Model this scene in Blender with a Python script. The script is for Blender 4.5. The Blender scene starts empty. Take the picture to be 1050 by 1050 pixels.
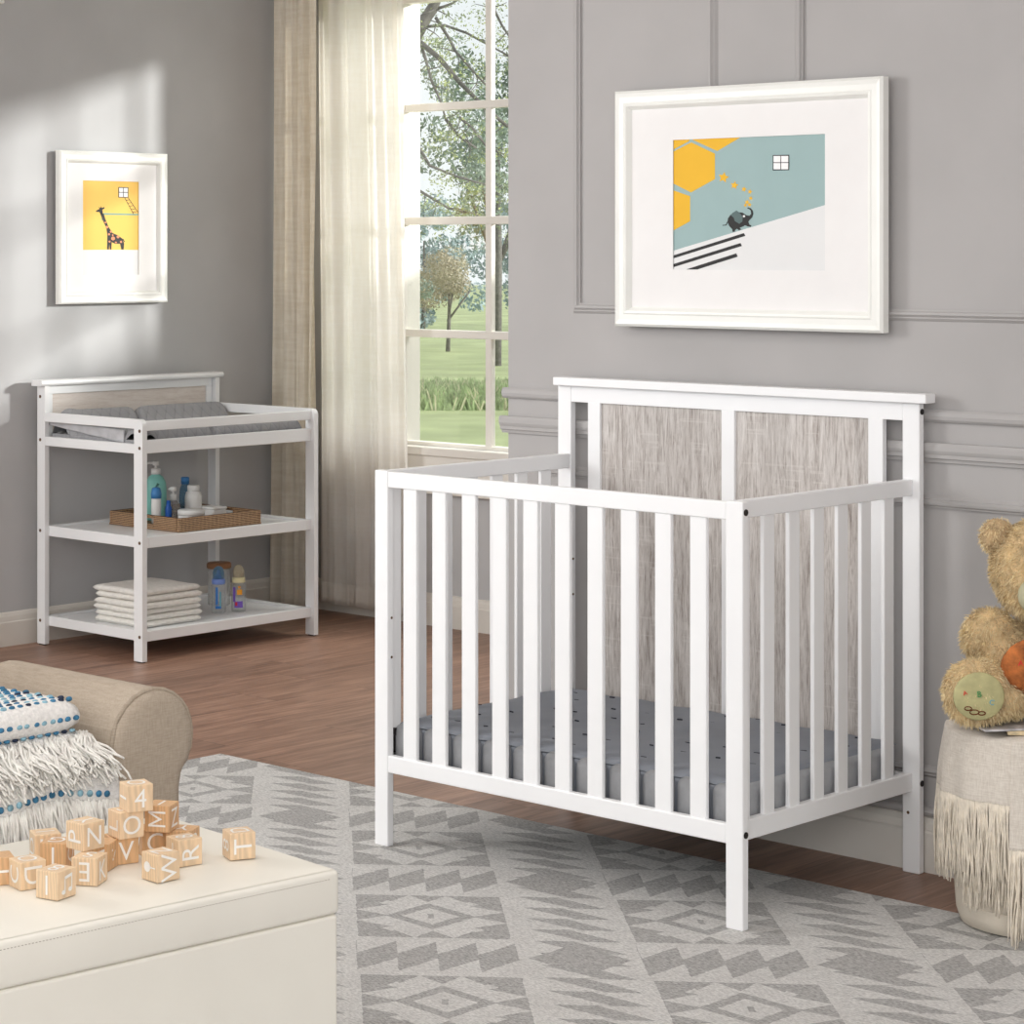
import bpy, bmesh, math, random
from mathutils import Vector, Matrix, noise as mnoise
random.seed(7)
PI = math.pi
COL = bpy.context.scene.collection
def R(a): return math.radians(a)
def lin(c):
    o = []
    for v in c[:3]:
        v /= 255.0
        o.append(v / 12.92 if v <= .04045 else ((v + .055) / 1.055) ** 2.4)
    return (*o, 1.0)

# ------------------------------------------------------------ node helpers
class NT:
    def __init__(s, name):
        s.m = bpy.data.materials.new(name); s.m.use_nodes = True
        s.t = s.m.node_tree; s.t.nodes.clear()
        s.out = s.n('ShaderNodeOutputMaterial')
    def n(s, k, **kw):
        x = s.t.nodes.new(k)
        for a, v in kw.items(): setattr(x, a, v)
        return x
    def l(s, a, b): s.t.links.new(a, b)
    def put(s, sock, v):
        if isinstance(v, bpy.types.NodeSocket): s.l(v, sock)
        else: sock.default_value = v
    def math(s, op, a, b=0.0, c=None, clamp=False):
        x = s.n('ShaderNodeMath', operation=op, use_clamp=clamp)
        s.put(x.inputs[0], a); s.put(x.inputs[1], b)
        if c is not None: s.put(x.inputs[2], c)
        return x.outputs[0]
    def coord(s, scale=(1, 1, 1), rot=(0, 0, 0), loc=(0, 0, 0)):
        tc = s.n('ShaderNodeTexCoord'); mp = s.n('ShaderNodeMapping')
        s.l(tc.outputs['Object'], mp.inputs[0])
        mp.inputs['Scale'].default_value = scale; mp.inputs['Rotation'].default_value = rot
        mp.inputs['Location'].default_value = loc
        return mp.outputs[0]
    def noise(s, vec, scale=5, detail=4, rough=.55, dist=0.0):
        x = s.n('ShaderNodeTexNoise')
        s.l(vec, x.inputs['Vector']); x.inputs['Scale'].default_value = scale
        x.inputs['Detail'].default_value = detail; x.inputs['Roughness'].default_value = rough
        x.inputs['Distortion'].default_value = dist
        return x.outputs['Fac']
    def ramp(s, f, stops):
        x = s.n('ShaderNodeValToRGB'); s.l(f, x.inputs[0]); e = x.color_ramp.elements
        while len(e) < len(stops): e.new(.5)
        for i, (p, c) in enumerate(stops):
            e[i].position = p; e[i].color = lin(c)
        return x.outputs[0]
    def mix(s, f, a, b, mode='MIX'):
        x = s.n('ShaderNodeMix', data_type='RGBA', blend_type=mode)
        s.put(x.inputs[0], f); s.put(x.inputs[6], a); s.put(x.inputs[7], b)
        return x.outputs[2]
    def bump(s, h, strength=.2, dist=.002):
        x = s.n('ShaderNodeBump'); s.l(h, x.inputs['Height'])
        x.inputs['Strength'].default_value = strength; x.inputs['Distance'].default_value = dist
        return x.outputs[0]
    def pr(s, color, rough=.5, normal=None, **kw):
        p = s.n('ShaderNodeBsdfPrincipled')
        s.put(p.inputs['Base Color'], color); s.put(p.inputs['Roughness'], rough)
        if normal: s.l(normal, p.inputs['Normal'])
        for k, v in kw.items(): s.put(p.inputs[k.replace('_', ' ')], v)
        return p.outputs[0]
    def done(s, sh): s.l(sh, s.out.inputs[0]); return s.m

def simple(name, c, rough=.5, var=.04, scale=12, bump=0.0, bscale=200, bdist=.001, stretch=(1, 1, 1), **kw):
    m = NT(name); v = m.coord(stretch)
    f = m.noise(v, scale, 3)
    lo = tuple(max(0, x * (1 - var)) for x in c); hi = tuple(min(255, x * (1 + var)) for x in c)
    col = m.ramp(f, [(.3, lo), (.7, hi)])
    nm = None
    if bump: nm = m.bump(m.noise(v, bscale, 2), bump, bdist)
    return m.done(m.pr(col, rough, nm, **kw))

M = {}
M['white_paint'] = simple('white_paint', (247, 247, 248), .38, .006, 6)
M['table_paint'] = simple('table_paint', (240, 241, 242), .34, .006, 6)
M['trim_paint'] = simple('trim_paint', (225, 220, 212), .45, .015, 5)
M['window_paint'] = simple('window_paint', (240, 236, 228), .45, .01, 5)
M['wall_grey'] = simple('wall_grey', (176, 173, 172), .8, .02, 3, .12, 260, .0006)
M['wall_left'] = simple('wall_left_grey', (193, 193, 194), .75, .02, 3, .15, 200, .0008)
M['ceiling'] = simple('ceiling_white', (235, 233, 230), .9, .01)
M['bolt'] = simple('black_bolt', (25, 20, 20), .4)
M['bronze'] = simple('bronze_bolt', (110, 85, 65), .4, Metallic=.6)
M['black'] = simple('black_print', (12, 12, 12), .6)
M['mat'] = simple('mat_board', (243, 241, 240), .8, .006)
M['frame'] = simple('frame_paint', (244, 244, 239), .35, .01)
M['teal_print'] = simple('teal_print', (158, 184, 184), .7, .01)
M['yellow_print'] = simple('yellow_print', (240, 186, 42), .7, .01)
M['orange_print'] = simple('orange_print', (255, 204, 102), .7, .01)
M['pale_print'] = simple('pale_print', (233, 233, 233), .7, .005)
M['white_print'] = simple('white_print', (252, 252, 252), .7, .003)
M['peach_print'] = simple('peach_print', (235, 150, 110), .7, .01)
M['line_teal'] = simple('line_teal', (130, 175, 160), .7, .01)
M['ear_print'] = simple('ear_print', (90, 110, 110), .7, .05)
M['letter_white'] = simple('letter_white', (245, 242, 238), .5, .01)
M['rubber'] = simple('rubber_foot', (60, 60, 60), .7)

def mat_floor():
    m = NT('wood_floor')
    v = m.coord()
    sx = m.n('ShaderNodeSeparateXYZ'); m.l(v, sx.inputs[0]); x, y = sx.outputs[0], sx.outputs[1]
    row = m.math('FLOOR', m.math('DIVIDE', x, .19))
    wn = m.n('ShaderNodeTexWhiteNoise', noise_dimensions='1D'); m.l(row, wn.inputs['W'])
    off = m.math('MULTIPLY', wn.outputs[0], 1.3)
    yy = m.math('DIVIDE', m.math('ADD', y, off), 1.25)
    seg = m.math('FLOOR', yy)
    w2 = m.n('ShaderNodeTexWhiteNoise', noise_dimensions='2D')
    cb = m.n('ShaderNodeCombineXYZ'); m.l(row, cb.inputs[0]); m.l(seg, cb.inputs[1]); m.l(cb.outputs[0], w2.inputs['Vector'])
    cg = m.n('ShaderNodeCombineXYZ')
    m.l(m.math('ADD', m.math('MULTIPLY', x, 14), m.math('MULTIPLY', w2.outputs[0], 40)), cg.inputs[0])
    m.l(m.math('MULTIPLY', y, 1.1), cg.inputs[1]); m.l(m.math('MULTIPLY', w2.outputs[0], 17), cg.inputs[2])
    g1 = m.noise(cg.outputs[0], 2.2, 6, .6, 1.0); g2 = m.noise(cg.outputs[0], 9, 4, .65, .4)
    f = m.math('ADD', m.math('MULTIPLY', g1, .6), m.math('MULTIPLY', g2, .4))
    col = m.ramp(f, [(.3, (96, 68, 56)), (.46, (142, 108, 90)), (.58, (166, 130, 110)), (.75, (188, 152, 130))])
    tone = m.math('ADD', .86, m.math('MULTIPLY', w2.outputs[0], .26))
    tc = m.n('ShaderNodeCombineColor')
    for i in range(3): m.l(tone, tc.inputs[i])
    col = m.mix(1.0, col, tc.outputs[0], 'MULTIPLY')
    fx = m.math('FRACT', m.math('DIVIDE', x, .19)); fy = m.math('FRACT', yy)
    gap = m.math('MAXIMUM', m.math('LESS_THAN', fx, .012), m.math('LESS_THAN', fy, .002))
    col = m.mix(m.math('MULTIPLY', gap, .6), col, lin((45, 30, 25)))
    return m.done(m.pr(col, m.math('ADD', .33, m.math('MULTIPLY', g2, .2)), m.bump(f, .12, .001)))
M['floor'] = mat_floor()

def mat_rug():
    m = NT('kilim_rug')
    v = m.coord()
    sx = m.n('ShaderNodeSeparateXYZ'); m.l(v, sx.inputs[0]); x, y = sx.outputs[0], sx.outputs[1]
    # lattice: q along (.402,-.371), p along (.419,.331); world origin of a block corner (-3.991,3.782)
    det = .402 * .331 + .419 * .371
    dx = m.math('ADD', x, 3.991); dy = m.math('SUBTRACT', y, 3.782)
    nz = m.math('MULTIPLY', m.math('SUBTRACT', m.noise(v, 60, 2), .5), .012)
    q = m.math('ADD', m.math('ADD', m.math('MULTIPLY', dx, .331 / det), m.math('MULTIPLY', dy, -.419 / det)), nz)
    p = m.math('ADD', m.math('ADD', m.math('MULTIPLY', dx, .371 / det), m.math('MULTIPLY', dy, .402 / det)), nz)
    P = m.math('FRACT', m.math('ADD', p, 20)); Q = m.math('FRACT', m.math('ADD', q, 20))
    B = .57
    inP = m.math('LESS_THAN', P, B); inQ = m.math('LESS_THAN', Q, B)
    def saw(t, n): return m.math('FRACT', m.math('MULTIPLY', t, n))
    def tri(t, n): return m.math('ABSOLUTE', m.math('SUBTRACT', m.math('MULTIPLY', saw(t, n), 2), 1))
    def AND(*a):
        r = a[0]
        for b in a[1:]: r = m.math('MULTIPLY', r, b)
        return r
    def NOT(a): return m.math('SUBTRACT', 1, a)
    # horizontal strip (Q>B): row of dark lozenges
    sQ = m.math('DIVIDE', m.math('SUBTRACT', Q, B), 1 - B)
    lo = m.math('ADD', .10, m.math('MULTIPLY', saw(m.math('SUBTRACT', 1, P), 4 / B), .34))
    hi = m.math('SUBTRACT', .90, m.math('MULTIPLY', saw(P, 4 / B), .34))
    loz = AND(m.math('GREATER_THAN', sQ, lo), m.math('LESS_THAN', sQ, hi))
    # vertical strip (P>B): spikes pointing inward from both edges
    sP = m.math('DIVIDE', m.math('SUBTRACT', P, B), 1 - B)
    tl = m.math('ADD', .16, m.math('MULTIPLY', saw(Q, 4 / B), .44))
    tr = m.math('SUBTRACT', .9, m.math('MULTIPLY', saw(m.math('SUBTRACT', 1, Q), 4 / B), .40))
    spk = AND(m.math('GREATER_THAN', sP, tl), m.math('LESS_THAN', sP, tr))
    # crossing
    d = m.math('ADD', m.math('ABSOLUTE', m.math('SUBTRACT', sP, .5)), m.math('ABSOLUTE', m.math('SUBTRACT', sQ, .5)))
    crs = m.math('MAXIMUM', spk, m.math('LESS_THAN', d, .42))
    # block
    bP = m.math('DIVIDE', P, B); bQ = m.math('DIVIDE', Q, B)
    aP = m.math('ABSOLUTE', m.math('SUBTRACT', bP, .5)); aQ = m.math('ABSOLUTE', m.math('SUBTRACT', bQ, .5))
    e1 = m.math('SUBTRACT', .49, m.math('MULTIPLY', tri(bP, 4), .16))
    e2 = m.math('SUBTRACT', .49, m.math('MULTIPLY', tri(bQ, 4), .22))
    rim = m.math('MAXIMUM', m.math('GREATER_THAN', aQ, e1), m.math('GREATER_THAN', aP, e2))
    d1 = m.math('ADD', aP, aQ)
    big = m.math('GREATER_THAN', d1, .62)
    ring = AND(m.math('LESS_THAN', d1, .30), m.math('GREATER_THAN', d1, .19))
    core = m.math('LESS_THAN', m.math('MAXIMUM', m.math('MULTIPLY', aP, 2.6), aQ), .05)
    blk = m.math('MAXIMUM', m.math('MAXIMUM', rim, big), m.math('MAXIMUM', ring, core))
    edge = m.math('LESS_THAN', m.math('MAXIMUM', aP, aQ), .485)
    blk = AND(blk, edge)
    dark = m.math('ADD', m.math('ADD', AND(inP, inQ, blk), AND(inP, NOT(inQ), loz)),
                  m.math('ADD', AND(NOT(inP), inQ, spk), AND(NOT(inP), NOT(inQ), crs)))
    fib = m.noise(m.coord((1, 3.5, 1), (0, 0, R(0))), 110, 4, .7)
    big2 = m.noise(v, 9, 3)
    lightc = m.ramp(fib, [(.34, (190, 188, 185)), (.62, (243, 241, 238))])
    darkc = m.ramp(fib, [(.34, (124, 122, 120)), (.62, (204, 202, 200))])
    col = m.mix(m.math('MULTIPLY', dark, .85, clamp=True), lightc, darkc)
    col = m.mix(m.math('MULTIPLY', m.math('SUBTRACT', big2, .4, clamp=True), .5), col, lin((168, 164, 160)))
    return m.done(m.pr(col, .95, m.bump(fib, .9, .005)))
M['rug'] = mat_rug()

def mat_barnwood(name, cols, axis='z', cuts=True):
    m = NT(name)
    s1 = (20, 20, 1.7) if axis == 'z' else (11, 1.2, 11)
    v = m.coord(s1)
    f1 = m.noise(v, 3.2, 8, .68, 1.6); f2 = m.noise(v, 16, 6, .75, .5)
    f = m.math('ADD', m.math('MULTIPLY', f1, .55), m.math('MULTIPLY', f2, .45))
    col = m.ramp(f, cols)
    if cuts:
        vv = m.coord((3, 3, 110)); c = m.noise(vv, 1.1, 2, .4)
        patch = m.noise(m.coord((9, 9, 4)), 1.3, 2)
        k = m.math('MULTIPLY', m.math('GREATER_THAN', c, .6), m.math('GREATER_THAN', patch, .56))
        col = m.mix(m.math('MULTIPLY', k, .26), col, lin((222, 217, 212)))
        # wide boards tone
    sx = m.n('ShaderNodeSeparateXYZ'); m.l(m.coord(), sx.inputs[0])
    if axis == 'z':
        w = m.n('ShaderNodeTexWhiteNoise', noise_dimensions='1D')
        m.l(m.math('FLOOR', m.math('DIVIDE', sx.outputs[0], .085)), w.inputs['W'])
        tone = m.math('ADD', .93, m.math('MULTIPLY', w.outputs[0], .13))
        tc = m.n('ShaderNodeCombineColor')
        for i in range(3): m.l(tone, tc.inputs[i])
        col = m.mix(1.0, col, tc.outputs[0], 'MULTIPLY')
    return m.done(m.pr(col, .62, m.bump(f, .35, .0015)))
M['barnwood'] = mat_barnwood('grey_washed_wood', [(.33, (112, 100, 94)), (.42, (166, 157, 151)), (.50, (196, 189, 184)), (.66, (226, 221, 217))])
M['palewood'] = mat_barnwood('pale_wood', [(.3, (205, 190, 180)), (.5, (228, 218, 210)), (.7, (240, 233, 227))], 'y', False)

def mat_block(name, base):
    m = NT(name)
    v = m.coord((9, 9, 1.5), (R(20), R(10), 0))
    w = m.n('ShaderNodeTexWave', wave_type='BANDS'); m.l(v, w.inputs['Vector'])
    w.inputs['Scale'].default_value = 7; w.inputs['Distortion'].default_value = 7; w.inputs['Detail'].default_value = 3
    f = m.math('ADD', m.math('MULTIPLY', w.outputs['Fac'], .5), m.math('MULTIPLY', m.noise(v, 40, 4), .5))
    lo = tuple(c * .965 for c in base); hi = tuple(min(255, c * 1.05) for c in base)
    return m.done(m.pr(m.ramp(f, [(.25, lo), (.75, hi)]), .42, m.bump(f, .05, .0005)))
M['block_pale'] = mat_block('beech_block', (228, 199, 164))
M['block_warm'] = mat_block('warm_beech_block', (214, 172, 128))

def mat_weave(name, c, c2, scale=900, rough=.9, trans=0.0, alpha=1.0, slub=True, bump=.25):
    m = NT(name); v = m.coord()
    a = m.noise(m.coord((1, 1, .12)), scale * .3, 3); b = m.noise(m.coord((.1, .1, 1)), scale * .3, 3)
    f = m.math('MULTIPLY', m.math('ADD', a, b), .5)
    col = m.ramp(f, [(.38, c2), (.62, c)])
    nm = m.bump(f, bump, .0012)
    sh = m.pr(col, rough, nm)
    if trans:
        t = m.n('ShaderNodeBsdfTranslucent'); m.l(col, t.inputs[0]); m.l(nm, t.inputs['Normal'])
        mx = m.n('ShaderNodeMixShader'); mx.inputs[0].default_value = trans
        m.l(sh, mx.inputs[1]); m.l(t.outputs[0], mx.inputs[2]); sh = mx.outputs[0]
    if alpha < 1:
        tp = m.n('ShaderNodeBsdfTransparent'); mx = m.n('ShaderNodeMixShader'); mx.inputs[0].default_value = alpha
        m.l(tp.outputs[0], mx.inputs[1]); m.l(sh, mx.inputs[2]); sh = mx.outputs[0]
    return m.done(sh)
M['linen'] = mat_weave('beige_linen_curtain', (246, 240, 228), (234, 226, 211), 260, trans=.45)
M['sheer'] = mat_weave('white_sheer', (254, 252, 249), (250, 247, 242), 300, trans=.7, alpha=.90, bump=.03)
M['sofa'] = mat_weave('taupe_upholstery', (186, 172, 155), (170, 155, 138), 1500, bump=.3)
M['sofa_pipe'] = mat_weave('taupe_piping', (176, 162, 145), (158, 144, 127), 1500)
M['throw'] = mat_weave('cream_throw', (226, 218, 207), (206, 196, 184), 1400)
M['fringe'] = simple('cream_fringe', (232, 222, 206), .9, .07, 60)
M['fringe_white'] = simple('white_fringe', (244, 239, 233), .9, .06, 60)
M['blanket'] = simple('white_woven_blanket', (238, 235, 232), .95, .05, 150, .8, 300, .003)
M['towel'] = simple('white_muslin', (235, 232, 226), .95, .03, 60, .6, 220, .002)
M['blue1'] = simple('navy_yarn', (38, 48, 70), .9, .2, 90)
M['blue2'] = simple('mid_blue_yarn', (62, 118, 152), .9, .2, 90)
M['blue3'] = simple('pale_blue_yarn', (140, 180, 196), .9, .15, 90)
M['basket_cloth'] = simple('canvas_basket', (222, 212, 196), .9, .04, 8, .3, 60, .004)
M['mattress'] = simple('grey_mattress_fabric', (134, 138, 146), .75, .04, 4, .3, 14, .008)
M['mattress_side'] = simple('grey_mattress_side', (164, 165, 168), .7, .05, 30, .1)
M['tuft'] = simple('tuft_thread', (50, 52, 62), .8)

def mat_quilt():
    m = NT('quilted_grey'); v = m.coord((1, 1, 1), (0, 0, R(45)))
    sx = m.n('ShaderNodeSeparateXYZ'); m.l(v, sx.inputs[0])
    a = m.math('ABSOLUTE', m.math('SINE', m.math('MULTIPLY', sx.outputs[0], 110)))
    b = m.math('ABSOLUTE', m.math('SINE', m.math('MULTIPLY', sx.outputs[1], 110)))
    h = m.math('POWER', m.math('MULTIPLY', a, b), .5)
    return m.done(m.pr(m.ramp(h, [(.0, (132, 132, 135)), (.3, (156, 156, 159))]), .8, m.bump(h, .7, .004)))
M['quilt'] = mat_quilt()
M['quilt_light'] = simple('light_grey_cloth', (186, 186, 189), .8, .05, 30, .5, 60, .004)

def mat_leather():
    m = NT('cream_leather'); v = m.coord()
    f = m.noise(v, 3, 3)
    vo = m.n('ShaderNodeTexVoronoi'); m.l(v, vo.inputs['Vector']); vo.inputs['Scale'].default_value = 500
    ms = m.n('ShaderNodeTexNoise'); m.l(m.coord((1, 1.4, 6)), ms.inputs['Vector']); ms.inputs['Scale'].default_value = 2.2
    return m.done(m.pr(m.ramp(f, [(.3, (236, 232, 221)), (.7, (244, 240, 229))]), .42, m.bump(vo.outputs['Distance'], .12, .0006)))
M['leather'] = mat_leather()
M['stitch'] = simple('stitch_thread', (170, 160, 146), .8)

def mat_wicker():
    m = NT('woven_rattan'); v = m.coord()
    sx = m.n('ShaderNodeSeparateXYZ'); m.l(v, sx.inputs[0])
    h = m.math('ADD', sx.outputs[0], sx.outputs[1])
    zz = m.math('MULTIPLY', sx.outputs[2], 1.0)
    a = m.math('SINE', m.math('MULTIPLY', m.math('ADD', h, zz), 560)); b = m.math('SINE', m.math('MULTIPLY', m.math('SUBTRACT', h, zz), 560))
    f = m.math('MULTIPLY', m.math('ADD', m.math('MULTIPLY', a, b), 1), .5)
    nz = m.noise(v, 120, 2)
    f2 = m.math('ADD', m.math('MULTIPLY', f, .7), m.math('MULTIPLY', nz, .3))
    return m.done(m.pr(m.ramp(f2, [(.28, (58, 34, 20)), (.48, (138, 98, 66)), (.7, (208, 174, 134))]), .5, m.bump(f, .8, .003)))
M['wicker'] = mat_wicker()
M['lidwood'] = simple('brown_wood_lid', (150, 105, 70), .5, .1, 30)

def mat_plastic(name, c, rough=.3, trans=0.0, alpha=1.0):
    m = NT(name)
    v = m.coord(); f = m.noise(v, 30, 2)
    col = m.ramp(f, [(.3, tuple(x * .98 for x in c)), (.7, c)])
    p = m.pr(col, rough, None)
    if trans: p.node.inputs['Transmission Weight'].default_value = trans
    p.node.inputs['IOR'].default_value = 1.3
    p.node.inputs['Alpha'].default_value = alpha
    return m.done(p)
M['teal_plastic'] = mat_plastic('teal_plastic', (150, 218, 208), .3, .15)
M['white_plastic'] = mat_plastic('white_plastic', (240, 240, 238), .35)
M['blue_plastic'] = mat_plastic('blue_plastic', (80, 140, 200), .3)
M['navy_plastic'] = mat_plastic('navy_plastic', (40, 90, 170), .3)
M['clear_blue'] = mat_plastic('clear_blue_plastic', (120, 170, 205), .1, .6, .8)
M['clear_plastic'] = mat_plastic('clear_plastic', (225, 230, 232), .08, .7, .45)
M['periwinkle'] = mat_plastic('periwinkle_plastic', (125, 150, 215), .3)
M['cream_plastic'] = mat_plastic('cream_plastic', (235, 225, 180), .3)
M['silicone'] = mat_plastic('silicone_teat', (225, 215, 190), .25, .5, .7)
M['orange_mark'] = mat_plastic('orange_mark', (235, 160, 50), .4)
M['purple_mark'] = mat_plastic('purple_mark', (125, 95, 190), .4)
M['blue_mark'] = mat_plastic('blue_mark', (60, 130, 210), .4)
M['red_mark'] = mat_plastic('red_mark', (225, 60, 60), .4)
M['green_mark'] = mat_plastic('green_mark', (70, 150, 90), .5)
M['cyan_mark'] = mat_plastic('cyan_mark', (110, 175, 195), .5)
M['brown_mark'] = mat_plastic('brown_mark', (110, 55, 30), .7)
M['fur'] = simple('tan_fur', (222, 194, 150), .95, .14, 45, .9, 350, .004)
M['fur_tip'] = simple('tan_fur_tufts', (228, 202, 160), .95, .16, 30)
M['fur_dark'] = simple('ear_fur', (196, 168, 130), .95, .14, 45, .9, 350, .004)
M['muzzle'] = simple('velvet_muzzle', (186, 182, 152), .6, .07, 25, .2, 300)
M['pad'] = simple('olive_velvet_pad', (186, 180, 132), .75, .08, 30, .2, 300)
M['rust'] = simple('rust_velvet', (186, 110, 58), .9, .25, 30, .8, 260, .003)
M['eye'] = simple('bear_eye', (20, 14, 10), .15)
M['cover'] = simple('magazine_cover', (190, 188, 190), .4, .25, 25)
M['cover2'] = simple('board_book_edge', (216, 196, 158), .6, .08, 60)
M['grass'] = simple('lawn_grass', (178, 188, 136), .95, .10, .25)
M['corn'] = simple('crop_leaves', (168, 184, 138), .9, .22, 3)
M['corn2'] = simple('crop_tassels', (214, 210, 176), .9, .12, 3)
M['leaf_a'] = simple('haze_paled_olive_leaves', (144, 154, 118), .8, .25, 2)  # leaf colours are paled to stand in for haze outdoors
M['leaf_b'] = simple('yellow_green_leaves', (174, 182, 122), .8, .15, 2)
M['leaf_c'] = simple('haze_paled_green_leaves', (146, 160, 146), .8, .15, .6)  # green washed out: haze is put into the colour
M['leaf_far'] = simple('haze_tinted_leaves', (160, 178, 180), .9, .08, .3)  # blue-grey haze of distance painted into the leaf colour
M['leaf_tan'] = simple('tan_leaves', (182, 172, 148), .9, .1, .5)
M['bark'] = simple('grey_bark', (112, 108, 104), .9, .15, 8)

def mat_glass():
    m = NT('window_glass')
    g = m.n('ShaderNodeBsdfGlossy'); g.inputs['Roughness'].default_value = .02
    t = m.n('ShaderNodeBsdfTransparent'); t.inputs[0].default_value = (.97, .98, .97, 1)
    mx = m.n('ShaderNodeMixShader'); mx.inputs[0].default_value = .04
    m.l(t.outputs[0], mx.inputs[1]); m.l(g.outputs[0], mx.inputs[2])
    return m.done(mx.outputs[0])
M['glass'] = mat_glass()

# ------------------------------------------------------------ mesh helpers
ORG = Vector((0, 0, 0))
def link(o, parent=None):
    COL.objects.link(o)
    if parent: o.parent = parent
    return o
def tag(o, label=None, cat=None, group=None, kind=None):
    if label: o['label'] = label
    if cat: o['category'] = cat
    if group: o['group'] = group
    if kind: o['kind'] = kind
    return o
def thing(name, loc, label, cat, group=None):
    global ORG
    o = bpy.data.objects.new(name, None); o.empty_display_size = .05
    o.location = loc; COL.objects.link(o); ORG = Vector(loc)
    return tag(o, label, cat, group)
class MB:
    """collects shapes (world coordinates) into ONE mesh"""
    def __init__(s): s.bm = bmesh.new(); s.mi = 0
    def _mark(s, faces):
        for f in faces: f.material_index = s.mi
    def box(s, x0, x1, y0, y1, z0, z1, bev=.0, seg=2, mat=None):
        b = bmesh.new(); bmesh.ops.create_cube(b, size=1)
        for v in b.verts:
            v.co = Vector(((x0 + x1) / 2 + v.co.x * (x1 - x0), (y0 + y1) / 2 + v.co.y * (y1 - y0), (z0 + z1) / 2 + v.co.z * (z1 - z0)))
        if bev: bmesh.ops.bevel(b, geom=b.edges[:], offset=bev, segments=seg, affect='EDGES', profile=.5)
        if mat: bmesh.ops.transform(b, matrix=mat, verts=b.verts)
        s.add(b); return s
    def add(s, b):
        me = bpy.data.meshes.new('t'); b.to_mesh(me); b.free()
        n = len(s.bm.faces); s.bm.from_mesh(me); bpy.data.meshes.remove(me)
        s.bm.faces.ensure_lookup_table()
        for f in s.bm.faces[n:]: f.material_index = s.mi
    def cyl(s, c, r, h, axis='z', seg=16, r2=None):
        b = bmesh.new(); bmesh.ops.create_cone(b, cap_ends=True, segments=seg, radius1=r, radius2=r if r2 is None else r2, depth=h)
        if axis == 'x': bmesh.ops.rotate(b, cent=(0, 0, 0), matrix=Matrix.Rotation(PI / 2, 3, 'Y'), verts=b.verts)
        if axis == 'y': bmesh.ops.rotate(b, cent=(0, 0, 0), matrix=Matrix.Rotation(-PI / 2, 3, 'X'), verts=b.verts)
        bmesh.ops.translate(b, vec=c, verts=b.verts); s.add(b); return s
    def lathe(s, c, prof, seg=28, sx=1, sy=1, rot=0):
        rings = []
        for r, z in prof:
            ring = []
            for i in range(seg):
                a = 2 * PI * i / seg; x, y = r * sx * math.cos(a), r * sy * math.sin(a)
                ring.append(s.bm.verts.new((c[0] + x * math.cos(rot) - y * math.sin(rot), c[1] + x * math.sin(rot) + y * math.cos(rot), c[2] + z)))
            rings.append(ring)
        fs = []
        for a, b in zip(rings, rings[1:]):
            for i in range(seg): fs.append(s.bm.faces.new((a[i], a[(i + 1) % seg], b[(i + 1) % seg], b[i])))
        fs.append(s.bm.faces.new(rings[0][::-1])); fs.append(s.bm.faces.new(rings[-1]))
        s._mark(fs); return s
    def ell(s, c, r, rot=None, u=20, v=12):
        b = bmesh.new(); bmesh.ops.create_uvsphere(b, u_segments=u, v_segments=v, radius=1)
        mt = Matrix.Translation(c) @ (rot if rot else Matrix()) @ Matrix.Diagonal((r[0], r[1], r[2], 1))
        bmesh.ops.transform(b, matrix=mt, verts=b.verts); s.add(b); return s
    def prism(s, pts, f, d):
        """polygon pts (2D) -> 3D through f, extruded by vector d"""
        d = Vector(d); a = [s.bm.verts.new(Vector(f(*p))) for p in pts]; b = [s.bm.verts.new(v.co + d) for v in a]
        n = len(a); fs = [s.bm.faces.new(a), s.bm.faces.new(b[::-1])]
        for i in range(n): fs.append(s.bm.faces.new((a[i], b[i], b[(i + 1) % n], a[(i + 1) % n])))
        s._mark(fs); return s
    def tube(s, pts, rads, seg=6, cap=True):
        pts = [Vector(p) for p in pts]; rings = []
        for i, p in enumerate(pts):
            t = (pts[min(i + 1, len(pts) - 1)] - pts[max(i - 1, 0)]).normalized()
            up = Vector((0, 0, 1)) if abs(t.z) < .95 else Vector((1, 0, 0))
            a = t.cross(up).normalized(); b = t.cross(a)
            r = rads[i] if isinstance(rads, (list, tuple)) else rads
            rings.append([s.bm.verts.new(p + (a * math.cos(2 * PI * k / seg) + b * math.sin(2 * PI * k / seg)) * r) for k in range(seg)])
        fs = []
        for a, b in zip(rings, rings[1:]):
            for k in range(seg): fs.append(s.bm.faces.new((a[k], a[(k + 1) % seg], b[(k + 1) % seg], b[k])))
        if cap: fs.append(s.bm.faces.new(rings[0][::-1])); fs.append(s.bm.faces.new(rings[-1]))
        s._mark(fs); return s
    def grid(s, fn, nu, nv):
        g = [[s.bm.verts.new(fn(i / nu, j / nv)) for j in range(nv + 1)] for i in range(nu + 1)]
        fs = [s.bm.faces.new((g[i][j], g[i + 1][j], g[i + 1][j + 1], g[i][j + 1])) for i in range(nu) for j in range(nv)]
        s._mark(fs); return s
    def build(s, name, mats, parent=None, smooth=False, solid=0, subsurf=0, loc=None, fixn=True):
        org = Vector(loc) if loc is not None else (ORG if parent else Vector((0, 0, 0)))
        if fixn: bmesh.ops.recalc_face_normals(s.bm, faces=s.bm.faces)
        for v in s.bm.verts: v.co -= org
        me = bpy.data.meshes.new(name); s.bm.to_mesh(me); s.bm.free()
        for m in (mats if isinstance(mats, (list, tuple)) else [mats]): me.materials.append(m)
        if smooth: me.polygons.foreach_set('use_smooth', [True] * len(me.polygons))
        o = bpy.data.objects.new(name, me); link(o, parent)
        if not parent: o.location = org
        if solid:
            md = o.modifiers.new('solid', 'SOLIDIFY'); md.thickness = solid; md.offset = 0
        if subsurf:
            md = o.modifiers.new('sub', 'SUBSURF'); md.levels = subsurf; md.render_levels = subsurf
        return o
def struct(o): o['kind'] = 'structure'; return o
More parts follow.
